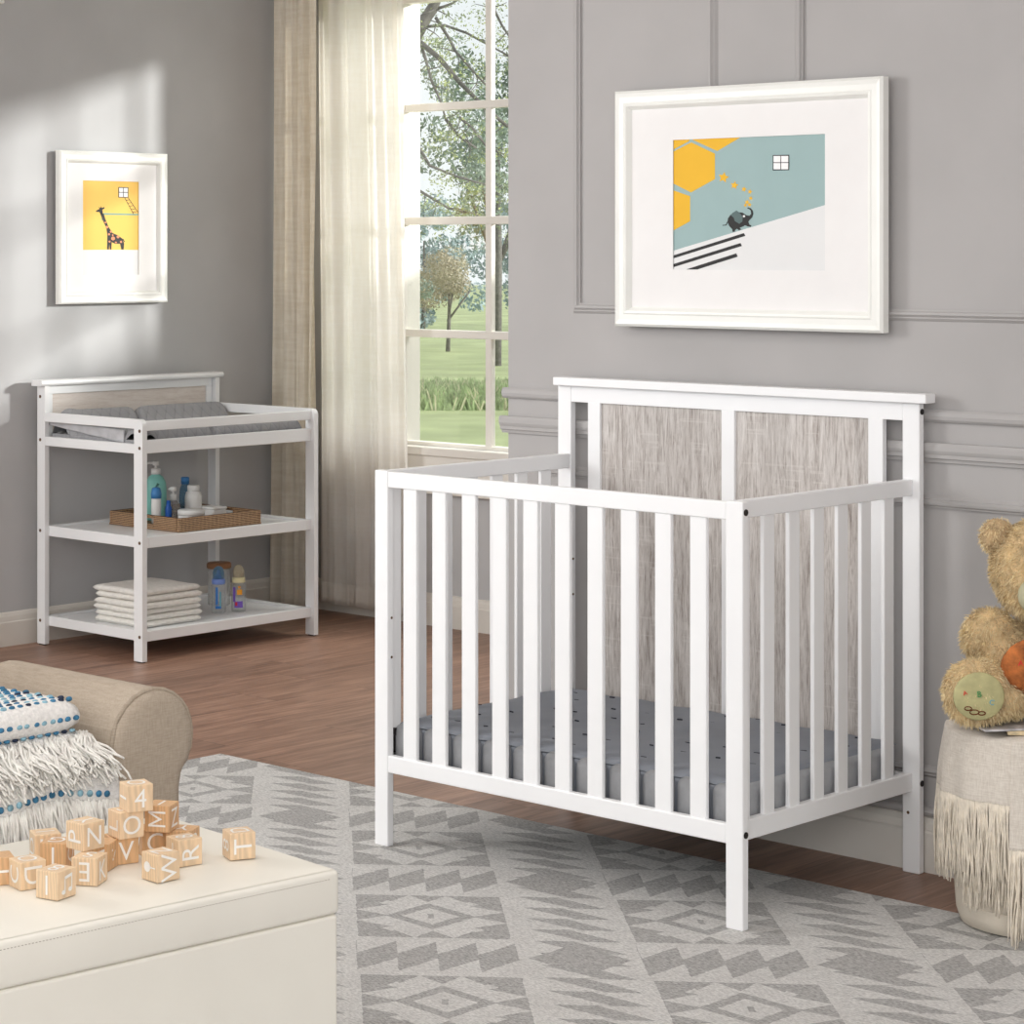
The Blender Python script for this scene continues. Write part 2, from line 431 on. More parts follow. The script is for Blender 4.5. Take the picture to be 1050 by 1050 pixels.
def copy_thing(root, loc, label, group=None):
    r = root.copy(); COL.objects.link(r); r.location = loc; r['label'] = label
    if group: r['group'] = group
    for ch in list(root.children):
        c = ch.copy(); COL.objects.link(c); c.parent = r
        for g in ch.children:
            d = g.copy(); COL.objects.link(d); d.parent = c
    return r

# ============================================================ SETTING
XL, YA, YW, ZC = -6.732, 4.388, 6.086, 2.75
YP = 4.372            # back plane of the picture, resting on the wall mouldings
XC = -4.060           # outer corner of the panelled wall
WX0, WX1, WZ0, WZ1 = -6.146, -4.514, .633, 2.24
WL = -6.46            # left end of the window, behind the sheer
struct(MB().box(-6.9, 3.0, -1.5, 6.25, -.15, 0).build('floor', M['floor']))
struct(MB().box(-6.9, 3.0, -1.5, 6.25, ZC, ZC + .12).build('ceiling', M['ceiling']))
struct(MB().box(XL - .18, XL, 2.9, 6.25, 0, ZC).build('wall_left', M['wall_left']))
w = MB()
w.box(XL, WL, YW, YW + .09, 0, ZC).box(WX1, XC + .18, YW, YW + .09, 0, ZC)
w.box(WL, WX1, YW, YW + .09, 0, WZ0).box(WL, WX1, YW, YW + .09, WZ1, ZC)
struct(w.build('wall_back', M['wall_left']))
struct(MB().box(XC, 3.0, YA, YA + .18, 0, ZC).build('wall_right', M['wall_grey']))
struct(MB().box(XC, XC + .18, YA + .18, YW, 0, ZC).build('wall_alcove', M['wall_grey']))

def baseboard(name, pts, h=.113, m='trim_paint'):
    """pts: two (x,y) ends on wall; n: outward normal"""
    (x0, y0), (x1, y1), n = pts
    b = MB(); n = Vector((n[0], n[1], 0))
    prof = [(0, 0), (.016, 0), (.016, h - .034), (.0125, h - .03), (.0125, h - .026), (.011, h - .014), (.006, h - .004), (0, h)]
    A = Vector((x0, y0, 0)); D = Vector((x1 - x0, y1 - y0, 0))
    b.prism(prof, lambda d, z: A + n * d + Vector((0, 0, z)), D)
    return struct(b.build(name, M[m]))
baseboard('baseboard_left', ((XL, 2.9), (XL, YW), (1, 0)))
baseboard('baseboard_back', ((XL, YW), (XC, YW), (0, -1)))
baseboard('baseboard_right', ((XC, YA), (3.0, YA), (0, -1)), .118)
baseboard('baseboard_alcove', ((XC, YA), (XC, YW), (-1, 0)))

# trims on the panelled wall: bead, ledge, bead
def rail(name, z0, z1, prof, x0=XC - .0, x1=3.0):
    b = MB(); h = z1 - z0
    b.prism([(d, z0 + t * h) for d, t in prof], lambda d, z: Vector((x0, YA - d, z)), (x1 - x0, 0, 0))
    return struct(b.build(name, M['wall_grey']))
bead = [(0, 0), (.006, 0), (.011, .2), (.013, .5), (.011, .8), (.006, 1), (0, 1)]
rail('trim_1', .960, .986, bead, XC - .012)
rail('trim_2', .874, .916, [(0, 0), (.006, 0), (.008, .18), (.013, .22), (.0135, .4), (.016, .5), (.018, .62), (.018, .86), (.015, 1), (0, 1)], XC - .016)
def panel_frame(name, x0, x1, z0, z1, w=.026, d=.012):
    """mitred moulding frame"""
    b = MB(); prof = [(0, 0), (.25, .55), (.35, .5), (.55, 1), (.75, .9), (.85, .5), (1, .45), (1, 0)]
    def corner(t, dd):
        return [Vector((x0 + t * w, YA - dd * d, z0 + t * w)), Vector((x1 - t * w, YA - dd * d, z0 + t * w)),
                Vector((x1 - t * w, YA - dd * d, z1 - t * w)), Vector((x0 + t * w, YA - dd * d, z1 - t * w))]
    rows = [[b.bm.verts.new(p) for p in corner(t, dd)] for t, dd in prof]
    for a, c in zip(rows, rows[1:]):
        for i in range(4): b.bm.faces.new((a[i], a[(i + 1) % 4], c[(i + 1) % 4], c[i]))
    return struct(b.build(name, M['wall_grey']))
panel_frame('trim_3', -3.846, -3.404, 1.173, 2.55)
panel_frame('trim_4', -3.188, -1.2, 1.173, 2.55)
panel_frame('trim_5', -3.965, -3.30, .20, .803)
panel_frame('trim_6', -3.22, -1.2, .20, .803)
rail('trim_7', .118, .137, bead, XC - .006)

# window
win = struct(bpy.data.objects.new('window_1', None)); COL.objects.link(win); win.location = (WX0, YW, WZ0); ORG = Vector(win.location)
b = MB(); fy0, fy1 = YW + .004, YW + .05
b.box(WL, WL + .03, fy0, fy1, WZ0, WZ1).box(WX1 - .03, WX1, fy0, fy1, WZ0, WZ1)
b.box(WL + .03, WX1 - .03, fy0, fy1, WZ1 - .03, WZ1).box(WL + .03, WX1 - .03, fy0, fy1, WZ0, WZ0 + .012)
b.build('window_frame', M['window_paint'], win)
MB().box(WX0 - .06, WX0 - .001, YW + .003, YW + .088, WZ0 + .001, WZ1 - .001, .001).build('mullion', M['window_paint'], win)
for i in range(1, 4):
    xm = WX0 + .408 * i
    MB().box(xm - .014, xm + .014, YW + .012, YW + .034, WZ0 + .002, WZ1 - .002, .003).build('muntin', M['window_paint'], win)
for z in (1.031, 1.431, 1.835):
    MB().box(WL + .01, WX1 - .01, YW + .010, YW + .036, z - .014, z + .014, .003).build('muntin', M['window_paint'], win)
MB().box(WL + .002, WX1 - .002, YW + .022, YW + .025, WZ0 + .002, WZ1 - .002).build('pane', M['glass'], win)
b = MB()
b.box(WL - .03, WX1 + .03, YW - .046, YW + .003, WZ0 - .03, WZ0 - .0005, .004)
b.box(WL - .025, WX1 + .025, YW - .034, YW, WZ0 - .165, WZ0 - .031, .003)
b.build('window_sill', M['window_paint'], win)
b = MB(); b.box(WL - .055, WL - .001, YW - .016, YW, WZ0, WZ1 + .05, .003).box(WX1 + .001, WX1 + .055, YW - .016, YW, WZ0, WZ1 + .05, .003)
b.box(WL, WX1, YW - .016, YW, WZ1 + .001, WZ1 + .05, .003); b.build('casing', M['window_paint'], win)

struct(MB().box(-5.7, -3.2, 6.75, 6.9, -4.0, 1.46).build('wall_sun_block', M['trim_paint']))  # unseen wall added outside to keep low sun off the left wall
# ============================================================ CURTAINS
def curtain(name, mat, x0, x1, y, z0, z1, folds, amp, label, seed, hem=.0, lean=None, slack=None, slant=0.0):
    rnd = random.Random(seed); ph = [rnd.uniform(0, 6) for _ in range(6)]
    t = thing(name, ((x0 + x1) / 2, y, z0), label, 'curtain')
    def fn(u, v, off=0):
        z = z0 + (z1 - z0) * v
        xx0 = x0; xx1 = x1
        if lean: xx1 = x1 + lean(v)
        if slack: xx0 = x0 + slack(v)
        x = xx0 + (xx1 - xx0) * u
        uw = u + .012 * math.sin(5 * v + ph[3])
        a = amp * (.75 + .35 * math.sin(3 * v + ph[2]))
        yy = y + slant * u + a * (math.sin(2 * PI * folds * uw + ph[0]) + .45 * math.sin(2 * PI * folds * 2.3 * uw + ph[1] + 1.5 * v) + .18 * math.sin(2 * PI * folds * 5 * uw + 3 * v))
        x += a * .5 * math.cos(2 * PI * folds * uw + ph[0])
        return Vector((x, yy, z + (.004 * math.sin(2 * PI * folds * u) if v == 0 else 0)))
    o = MB().grid(fn, 150, 60).build('drape', mat, t, smooth=True, solid=.0015)
    if hem:
        MB().grid(lambda u, v: fn(u, v * hem) + Vector((0, -.0022, 0)), 150, 3).build('hem', mat, t, smooth=True, solid=.0015)
    return t
curtain('linen_curtain', M['linen'], -6.708, -6.412, 5.968, .03, 2.6, 3.6, .030, 'beige linen curtain gathered in the corner of the grey wall', 3, slant=-.055)
curtain('sheer_curtain', M['sheer'], -6.470, -6.035, 5.990, .045, 2.6, 3.2, .018, 'white sheer curtain hanging beside the window panes', 11, hem=.03, lean=lambda v: .035 * (1 - min(1, v * 1.2)) )

# ============================================================ CRIB
WP = M['white_paint']
Z0 = .007
crib = thing('crib', (-3.344, 4.04, Z0), 'white slatted mini crib with grey washed wood headboard panels', 'crib')
FX0, FX1, FY0, FY1 = -3.855, -2.833, 3.729, 3.748
BY0, BY1 = 4.347, 4.366
BV = .0025
for x0, x1 in ((FX0, FX0 + .041), (FX1 - .042, FX1)):
    o = MB().box(x0, x1, FY0, FY1, Z0, .838, BV).build('front_post', WP, crib)
    MB().box(x0 + .006, x1 - .006, FY0 + .003, FY1 - .003, Z0 - .0, Z0 + .004).build('foot_glide', M['rubber'], o)
    for z in (.805 + .012, .192):
        xx = x1 + .0005 if x1 > -3 else x0 - .0005
        MB().cyl((xx, (FY0 + FY1) / 2, z), .0065, .002, 'x').build('bolt', M['bolt'], o)
for z in (.512, .425):
    MB().cyl((FX0 + .0412, (FY0 + FY1) / 2 + .003, z), .003, .001, 'x', 10).build('peg_hole', M['bronze'], crib)
for x0, x1 in ((-3.860, -3.818), (-2.877, -2.834)):
    o = MB().box(x0, x1, BY0, BY1 - .001, Z0 - .007, 1.001, BV).build('back_post', WP, crib)
    for z in (.982, .192):
        xx = x1 + .0005 if x1 > -3 else x0 - .0005
        MB().cyl((xx, (BY0 + BY1) / 2, z), .0065, .002, 'x').build('bolt', M['bolt'], o)
MB().cyl((-2.862, BY0 - .0003, .128), .0035, .001, 'y', 10).build('peg_hole', M['bronze'], crib)
for z in (.585, .50):
    MB().cyl((-3.8178, BY0 + .008, z), .003, .001, 'x', 10).build('peg_hole', M['bronze'], crib)
# front rails
MB().box(FX0 + .041, FX1 - .042, FY0 + .001, FY1 - .001, .801, .836, BV).build('top_rail', WP, crib)
MB().box(FX0 + .041, FX1 - .042, FY0 + .001, FY1 - .001, .171, .209, BV).build('bottom_rail', WP, crib)
for i in range(10):
    x0 = -3.770 + .0892 * i
    MB().box(x0, x0 + .041, FY0 + .0045, FY1 - .0045, .205, .806, .002).build('slat', WP, crib)
# side panels
for sx, s in ((-2.851, 1), (-3.839, -1)):
    xi = sx - .019 * s; xa, xb = min(sx, xi), max(sx, xi)
    MB().box(xa, xb, FY1, BY0, .803, .838, BV).build('top_rail', WP, crib)
    MB().box(xa, xb, FY1, BY0, .174, .214, BV).build('bottom_rail', WP, crib)
    MB().box(xa + .004, xb - .004, FY1, FY1 + .034, .21, .806, .002).build('slat', WP, crib)
    for i in range(6):
        y0 = 3.827 + .0842 * i
        MB().box(xa + .0045, xb - .0045, y0, y0 + .036, .21, .806, .002).build('slat', WP, crib)
# headboard
MB().box(-2.862 - 1.0, -2.808, BY0 - .016, BY1 + .003, 1.001, 1.021, .002).build('cap', WP, crib)
MB().box(-3.818, -2.877, BY0 + .001, BY1 - .002, .962, 1.001, .0015).build('headboard_rail', WP, crib)
MB().box(-3.818, -2.877, BY0 + .001, BY1 - .002, .171, .209, .0015).build('headboard_rail', WP, crib)
for x0, x1 in ((-3.765, -3.727), (-3.364, -3.327), (-2.965, -2.927)):
    MB().box(x0, x1, BY0 + .0005, BY1 - .003, .205, .964, .0015).build('stile', WP, crib)
for x0, x1 in ((-3.727, -3.364), (-3.327, -2.965)):
    MB().box(x0 - .004, x1 + .004, BY0 + .007, BY0 + .013, .205, .966).build('panel', M['barnwood'], crib)
o = MB().box(-3.832, -2.873, 3.752, 4.343, .176, .186, .001).build('mattress_support', M['rubber'], crib)
# bracket seen by the left post
b = MB(); b.box(-3.836, -3.820, 3.752, 3.762, .205, .262, .001).cyl((-3.822, 3.757, .258), .008, .012, 'x')
b.build('support_hook', M['bolt'], crib)

# mattress
mat_t = thing('crib_mattress', (-3.35, 4.05, .186), 'grey tufted mattress lying inside the white crib', 'mattress')
mx0, mx1, my0, my1, mz0, mz1 = -3.829, -2.885, 3.775, 4.338, .186, .284
def puff(u, v):
    x = mx0 + (mx1 - mx0) * u; y = my0 + (my1 - my0) * v
    e = min(u, 1 - u) * (mx1 - mx0); g = min(v, 1 - v) * (my1 - my0); k = min(e, g)
    z = mz1 - .014 * math.exp(-k / .012)
    z += .0018 * math.sin(x * 35 + y * 9) * math.sin(y * 31)
    return Vector((x, y, z))
b = MB().grid(puff, 96, 60)
b.box(mx0 + .002, mx1 - .002, my0 + .002, my1 - .002, mz0, mz1 - .016, .004)
b.build('cover', M['mattress'], mat_t, smooth=False)
for k in range(11):                                     # rolled channels along the visible sides
    x = -3.7915 + .0892 * k
    MB().box(max(x - .0375, mx0), min(x + .0375, mx1), my0 - .018, my0 + .024, mz0 + .002, mz1 - .010, .018, 5).build('side_channel', M['mattress_side'], mat_t, smooth=True)
for k in range(6):
    y = my0 + .06 + .0842 * k
    MB().box(mx1 - .02, mx1 + .010, y - .035, y + .035, mz0 + .002, mz1 - .012, .0145, 4).build('side_channel', M['mattress_side'], mat_t, smooth=True)
b = MB(); rnd = random.Random(5)
for i in range(11):
    for j in range(6):
        x = mx0 + .05 + i * .086 + (.04 if j % 2 else 0) + rnd.uniform(-.02, .02); y = my0 + .05 + j * .092 + rnd.uniform(-.015, .015)
        if x > mx1 - .03: continue
        a = rnd.uniform(-.3, .3)
        b.box(-.005 - .003 * (i % 2), .005, -.0007, .0007, 0, .0028, 0, 1, Matrix.Translation((x, y, mz1 - .001)) @ Matrix.Rotation(R(10) + a, 4, 'Z'))
b.build('tufts', M['tuft'], mat_t)

# ============================================================ CHANGING TABLE
TP = M['table_paint']
ct = thing('changing_table', (-6.398, 5.26, 0), 'white open changing table with two shelves and a pale wood backsplash', 'changing table')
TX0, TX1, TY0, TY1 = -6.679, -6.117, 4.882, 5.647
def rounded_post(y0, y1):
    pts = [(TX1 - .043, 0.004), (TX1, 0.004)]
    r = .022
    for k in range(7):
        a = k / 6 * PI / 2
        pts.append((TX1 - r + r * math.cos(a), .782 - r + r * math.sin(a)))
    pts.append((TX1 - .043, .782))
    return MB().prism(pts, lambda x, z: Vector((x, y0, z)), (0, y1 - y0, 0))
for y0, y1 in ((TY0, TY0 + .019), (TY1 - .019, TY1)):
    out = y0 < 5
    yo = y0 - .0006 if out else y1 + .0006
    o = rounded_post(y0, y1).build('front_post', TP, ct)
    MB().box(TX1 - .034, TX1 - .006, y0 + .003, y1 - .003, 0, .005).build('foot_glide', M['rubber'], o)
    for z in (.745, .69, .385, .083): MB().cyl((TX1 - .014, yo, z), .0055, .0015, 'y', 12).build('bolt', M['bronze'], o)
    o = MB().box(TX0, TX0 + .043, y0, y1, .004, .871, .002).build('back_post', TP, ct)
    MB().box(TX0 + .006, TX0 + .034, y0 + .003, y1 - .003, 0, .005).build('foot_glide', M['rubber'], o)
    for z in (.835, .69, .385, .083): MB().cyl((TX0 + .018, yo, z), .0055, .0015, 'y', 12).build('bolt', M['bronze'], o)
    for z0, z1 in ((.751, .782), (.671, .702)):
        MB().box(TX0 + .043, TX1 - .043, y0 + .0005, y1 - .0005, z0, z1, .002).build('side_rail', TP, ct)
for z0, z1 in ((.744, .775), (.671, .714)):
    MB().box(TX1 - .034, TX1 - .014, TY0 + .019, TY1 - .019, z0, z1, .002).build('front_rail', TP, ct)
MB().box(TX0 + .014, TX0 + .034, TY0 + .019, TY1 - .019, .671, .714, .002).build('back_rail', TP, ct)
MB().box(TX0 + .034, TX1 - .034, TY0 + .019, TY1 - .019, .674, .684).build('top_board', TP, ct)
for z0, z1 in ((.366, .401), (.065, .098)):
    b = MB(); x0, x1, y0, y1 = TX0 + .012, TX1 - .014, TY0 + .019, TY1 - .019
    b.box(x0, x1, y0, y0 + .02, z0, z1, .0015).box(x0, x1, y1 - .02, y1, z0, z1, .0015)
    b.box(x0, x0 + .02, y0 + .02, y1 - .02, z0, z1, .0015).box(x1 - .02, x1, y0 + .02, y1 - .02, z0, z1, .0015)
    s = b.build('shelf', TP, ct)
    MB().box(x0 + .019, x1 - .019, y0 + .019, y1 - .019, z0 + .008, z1 - .008).build('shelf_board', TP, s)
# backsplash
b = MB(); bx0, bx1 = TX0 + .008, TX0 + .026
b.box(bx0, bx1, TY0 + .019, TY1 - .019, .842, .872, .0015).box(bx0, bx1, TY0 + .019, TY1 - .019, .676, .70, .0015)
b.box(bx0, bx1, TY0 + .019, TY0 + .045, .70, .842, .0015).box(bx0, bx1, TY1 - .045, TY1 - .019, .70, .842, .0015)
b.build('backsplash_frame', TP, ct)
MB().box(bx0 + .004, bx0 + .010, TY0 + .04, TY1 - .04, .695, .846).build('wood_panel', M['palewood'], ct)
b = MB(); pts = []
for k in range(9):
    a = -PI / 2 + PI * k / 8; pts.append((TX0 + .040 + .010 * math.cos(a), .8805 + .010 * math.sin(a)))
pts += [(TX0 - .010, .8905), (TX0 - .010, .8705)]
b.prism(pts, lambda x, z: Vector((x, TY0 - .016, z)), (0, TY1 - TY0 + .030, 0)); b.build('cap', TP, ct)

# pad
pad = thing('changing_pad', (-6.4, 5.26, .684), 'grey quilted changing pad on top of the white changing table', 'changing pad')
def padf(y0, y1, xa, xb):
    def fn(u, v):
        x = xa + (xb - xa) * u; y = y0 + (y1 - y0) * v
        z = .722 + .068 * math.exp(-((u - .10) / .085) ** 2) + .030 * math.exp(-((u - .92) / .07) ** 2)
        z += .030 * math.exp(-((y - (TY0 + .06)) / .03) ** 2) * (1 if u > .2 else 0.2)
        e = min(u, 1 - u) * (xb - xa); g = min(v, 1 - v) * (y1 - y0)
        z -= .03 * math.exp(-e / .010) + .026 * math.exp(-g / .010)
        return Vector((x, y, z))
    return fn
xa, xb = TX0 + .044, TX1 - .038
for y0, y1 in ((TY0 + .024, 5.222), (5.224, TY1 - .024)):
    b = MB().grid(padf(y0, y1, xa, xb), 60, 40)
    b.box(xa, xb, y0 + .001, y1 - .001, .684, .712, .003)
    b.build('pad_section', M['quilt'], pad)
b = MB().grid(lambda u, v: Vector((-6.64 + .40 * u, TY0 + .0215 + .002 * math.sin(20 * u), .752 - (.012 + .030 * u) * v - .01 * u)), 40, 6)
b.build('cloth_flap', M['quilt_light'], pad, smooth=True, solid=.003)

# rattan tray
tray = thing('rattan_tray', (-6.39, 5.28, .393), 'brown woven rattan tray holding toiletries on the middle shelf', 'tray')
tx0, tx1, ty0, ty1, tz = -6.575, -6.205, 5.105, 5.465, .394
b = MB().box(tx0, tx1, ty0, ty1, tz, tz + .006)
b.build('tray_base', M['wicker'], tray)
def traywall(side):
    b = MB(); t = .013; h = .047
    if side in 'xX':
        x0 = tx0 if side == 'x' else tx1 - t
        b.box(x0, x0 + t, ty0, ty1, tz + .003, tz + h, .004)
    else:
        y0 = ty0 if side == 'y' else ty1 - t; xm = (tx0 + tx1) / 2
        b.box(tx0 + t, xm - .05, y0, y0 + t, tz + .003, tz + h, .003).box(xm + .05, tx1 - t, y0, y0 + t, tz + .003, tz + h, .003)
        b.box(xm - .05, xm + .05, y0, y0 + t, tz + .003, tz + .016, .003).box(xm - .05, xm + .05, y0, y0 + t, tz + .036, tz + h, .003)
    return b.build('tray_side', M['wicker'], tray)
for s in 'xXyY': traywall(s)

# toiletries ---------------------------------------------------------
TZ = tz + .007
def bottle(name, loc, label, cat, parts, group=None):
    t = thing(name, loc, label, cat, group)
    for nm, prof, m, kw in parts: MB().lathe(loc, prof, **kw).build(nm, M[m], t, smooth=True)
    return t
def pump(t, loc, z, L=.03, m='white_plastic', ang=0):
    d = Vector((math.cos(ang), math.sin(ang), 0)); c = Vector(loc)
    b = MB(); b.lathe(c, [(.004, z), (.004, z + .018)], 10)
    b.lathe(c, [(.011, z + .016), (.011, z + .028), (.009, z + .030)], 16)
    b.tube([c + Vector((0, 0, z + .024)), c + d * L * .7 + Vector((0, 0, z + .024)), c + d * L + Vector((0, 0, z + .020))], [.005, .004, .003], 8)
    b.build('pump_head', M[m], t, smooth=True)
RG = math.atan2(.678, .735)
loc = (-6.505, 5.25, TZ)
t = bottle('shampoo_bottle', loc, 'tall teal bottle with a white pump, largest in the tray', 'bottle',
    [('body', [(.030, 0), (.036, .004), (.037, .05), (.037, .11), (.034, .132), (.024, .15), (.014, .156), (.014, .162)], 'teal_plastic', dict(sx=1, sy=.72, rot=RG)),
     ('collar', [(.0165, .158), (.0165, .176), (.012, .178)], 'white_plastic', {})])
pump(t, loc, .172, .034, ang=RG + PI)
b = MB(); rr = Vector((math.cos(RG), math.sin(RG), 0)); ff = Vector((math.sin(RG), -math.cos(RG), 0)); c = Vector(loc)
b.tube([c + rr * (-.010) + ff * .026 + Vector((0, 0, .06)), c + rr * (-.004) + ff * .027 + Vector((0, 0, .105)), c + rr * .012 + ff * .025 + Vector((0, 0, .128))], .006, 8)
b.build('grip', M['teal_plastic'], t, smooth=True)
loc = (-6.435, 5.195, TZ)
bottle('lotion_tube', loc, 'small white tube with a blue cap in front of the teal bottle', 'bottle',
    [('body', [(.014, 0), (.016, .003), (.017, .06), (.016, .082), (.014, .09)], 'white_plastic', {}),
     ('cap', [(.0175, .084), (.018, .10), (.014, .118), (.006, .122)], 'blue_plastic', {})])
loc = (-6.415, 5.232, TZ)
bottle('nasal_spray', loc, 'small dark blue bottle beside the white and blue tube', 'bottle',
    [('body', [(.010, 0), (.0115, .003), (.0115, .05), (.008, .058), (.007, .075)], 'navy_plastic', {})])
loc = (-6.445, 5.278, TZ)
t = bottle('hand_wash_bottle', loc, 'clear round pump bottle in the middle of the tray', 'bottle',
    [('body', [(.022, 0), (.026, .004), (.027, .03), (.022, .055), (.012, .068), (.010, .074)], 'clear_plastic', {}),
     ('collar', [(.011, .07), (.011, .09), (.008, .092)], 'white_plastic', {})])
pump(t, loc, .086, .018, ang=RG + PI * .9)
loc = (-6.50, 5.375, TZ)
bottle('oil_bottle', loc, 'transparent blue bottle with a blue screw cap at the back of the tray', 'bottle',
    [('body', [(.019, 0), (.021, .004), (.021, .075), (.018, .10), (.012, .116), (.011, .122)], 'clear_blue', {}),
     ('cap', [(.0145, .116), (.0145, .138), (.012, .14)], 'blue_plastic', {})])
loc = (-6.435, 5.358, TZ)
bottle('powder_bottle', loc, 'plain white bottle with a ribbed white cap in the tray', 'bottle',
    [('body', [(.025, 0), (.029, .004), (.029, .078), (.025, .094), (.018, .098)], 'white_plastic', {}),
     ('cap', [(.0205, .096), (.021, .112), (.0195, .117)], 'white_plastic', {})])
loc = (-6.335, 5.265, TZ)
bottle('cream_tub', loc, 'low white cream tub at the front of the tray', 'jar',
    [('body', [(.042, 0), (.044, .003), (.044, .03)], 'white_plastic', {}), ('lid', [(.046, .03), (.046, .045), (.043, .048)], 'white_plastic', {})])
t = thing('soap_box', (-6.39, 5.405, TZ), 'flat white box at the right end of the tray', 'box')
MB().box(-6.43, -6.35, 5.375, 5.435, TZ, TZ + .035, .004).build('box_base', M['white_plastic'], t)
MB().box(-6.432, -6.348, 5.373, 5.437, TZ + .035, TZ + .045, .004).build('box_lid', M['white_plastic'], t)

# folded cloths on the lower shelf
SZ = .0905; rnd = random.Random(9)
names = ['bottom', 'second from the bottom', 'third from the bottom', 'third from the top', 'second from the top', 'top']
for k in range(6):
    z = SZ + k * .0205
    ox, oy = rnd.uniform(-.008, .008), rnd.uniform(-.008, .008)
    lx0, lx1, ly0, ly1 = -6.475 + ox, -6.215 + ox, 4.965 + oy, 5.215 + oy
    t = thing('folded_cloth', ((lx0 + lx1) / 2, (ly0 + ly1) / 2, z), 'folded white muslin cloth on the lower shelf, %s of its stack' % names[k], 'cloth', 'folded white cloths')
    b = MB()
    def fn(u, v, top):
        x = lx0 + (lx1 - lx0) * u; y = ly0 + (ly1 - ly0) * v
        e = min(min(u, 1 - u) * .26, min(v, 1 - v) * .25)
        hh = .0100 * math.sqrt(min(1, max(0, e) / .012))
        w = .0022 * mnoise.noise(Vector((x * 22, y * 22, k * 3.1))) * (0 if k == 0 and not top else 1)
        return Vector((x + .005 * mnoise.noise(Vector((y * 30, k * 2, 0))), y + .005 * mnoise.noise(Vector((x * 30, k * 2, 5))), z + .0102 + w + (hh if top else -hh)))
    b.grid(lambda u, v: fn(u, v, 1), 40, 40); b.grid(lambda u, v: fn(u, v, 0), 40, 40)
    bmesh.ops.remove_doubles(b.bm, verts=b.bm.verts, dist=1e-5)
    b.build('folded_layers', M['towel'], t, smooth=True)

# jar and baby bottles
loc = (-6.455, 5.49, SZ)
bottle('storage_jar', loc, 'clear storage jar with a round wooden lid on the lower shelf', 'jar',
    [('body', [(.036, 0), (.039, .003), (.039, .125), (.036, .128)], 'clear_plastic', {}), ('lid', [(.042, .128), (.0425, .132), (.0425, .143), (.040, .147)], 'lidwood', {})])
def baby_bottle(loc, label, collar, marks):
    t = bottle('baby_bottle', loc, label, 'baby bottle',
        [('body', [(.024, 0), (.0255, .003), (.0255, .055), (.0235, .065), (.0255, .075), (.0255, .096), (.020, .102)], 'clear_plastic', {}),
         ('collar', [(.0215, .098), (.0225, .100), (.0225, .114), (.019, .117)], collar, {}),
         ('hood', [(.0195, .116), (.0195, .138), (.016, .150), (.010, .157), (.003, .159)], 'silicone' if collar == 'cream_plastic' else 'clear_blue', {}),
         ('teat', [(.013, .114), (.011, .124), (.006, .132), (.005, .142), (.002, .146)], 'silicone' if collar == 'cream_plastic' else 'periwinkle', {})], None)
    for (a, z, w, h, m) in marks:
        b = MB()
        def fn(u, v):
            aa = a + (u - .5) * w / .0262
            return Vector((loc[0] + .0262 * math.cos(aa), loc[1] + .0262 * math.sin(aa), loc[2] + z + (v - .5) * h))
        b.grid(fn, 8, 2); b.build('printed_mark', M[m], t, solid=.0004)
CA = math.atan2(-.735, .678)        # towards the camera
baby_bottle((-6.311, 5.365, SZ), 'clear baby bottle with a blue collar on the lower shelf', 'periwinkle',
    [(CA - .1, .06, .008, .06, 'blue_mark'), (CA + .35, .05, .006, .05, 'cyan_mark'), (CA + .1, .022, .02, .01, 'blue_mark')])
baby_bottle((-6.290, 5.437, SZ), 'clear baby bottle with a cream collar and orange flower print', 'cream_plastic',
    [(CA + .25, .068, .018, .018, 'orange_mark'), (CA - .5, .06, .010, .05, 'purple_mark'), (CA + .1, .026, .030, .022, 'purple_mark'), (CA - .2, .028, .008, .012, 'red_mark'), (CA + .2, .085, .008, .008, 'orange_mark')])

# ============================================================ PICTURES
def picture(name, label, f, W, H, fw, art, parts, depth, nrm):
    """f(u,v,d): u right 0..W, v up 0..H, d out of the wall"""
    t = thing(name, f(W / 2, 0, 0), label, 'picture')
    prof = [(0, 0), (0, depth * .8), (.006, depth), (fw * .35, depth * .93), (fw * .62, depth * .93), (fw * .7, depth), (fw * .82, depth * .95), (fw, depth * .5), (fw, depth * .35)]
    b = MB()
    rows = []
    for a, d in prof:
        rows.append([b.bm.verts.new(f(u, v, d)) for u, v in ((a, a), (W - a, a), (W - a, H - a), (a, H - a))])
    for p, q in zip(rows, rows[1:]):
        for i in range(4): b.bm.faces.new((p[i], p[(i + 1) % 4], q[(i + 1) % 4], q[i]))
    b.build('frame', M['frame'], t)
    u0, v0, u1, v1 = art
    b = MB(); e = fw * .9; d0 = depth * .5
    n = Vector(nrm)
    for (a, c, bb, dd) in ((e, e, W - e, v0), (e, v1, W - e, H - e), (e, v0, u0, v1), (u1, v0, W - e, v1)):
        b.prism([(a, c), (bb, c), (bb, dd), (a, dd)], lambda u, v: f(u, v, d0 - .002), n * .002)
    b.build('mat_board', M['mat'], t)
    b = MB(); b.prism([(e, e), (W - e, e), (W - e, H - e), (e, H - e)], lambda u, v: f(u, v, .001), n * .003); b.build('backing', M['mat'], t)
    base = d0 - .0035
    b = MB(); b.prism([(u0 - .004, v0 - .004), (u1 + .004, v0 - .004), (u1 + .004, v1 + .004), (u0 - .004, v1 + .004)], lambda u, v: f(u, v, base), n * .0006)
    b.build('art_print', M[parts[0]], t)
    lay = base + .0006
    for nm, m, polys in parts[1]:
        lay += .00012
        b = MB()
        for pl in polys:
            b.prism([(u0 + p[0] * (u1 - u0), v0 + p[1] * (v1 - v0)) for p in pl], lambda u, v: f(u, v, lay - .0002), n * .0002)
        b.build(nm, M[m], t)
    return t
def disc(cx, cy, rx, ry=None, n=16):
    ry = ry or rx
    return [(cx + rx * math.cos(2 * PI * k / n), cy + ry * math.sin(2 * PI * k / n)) for k in range(n)]
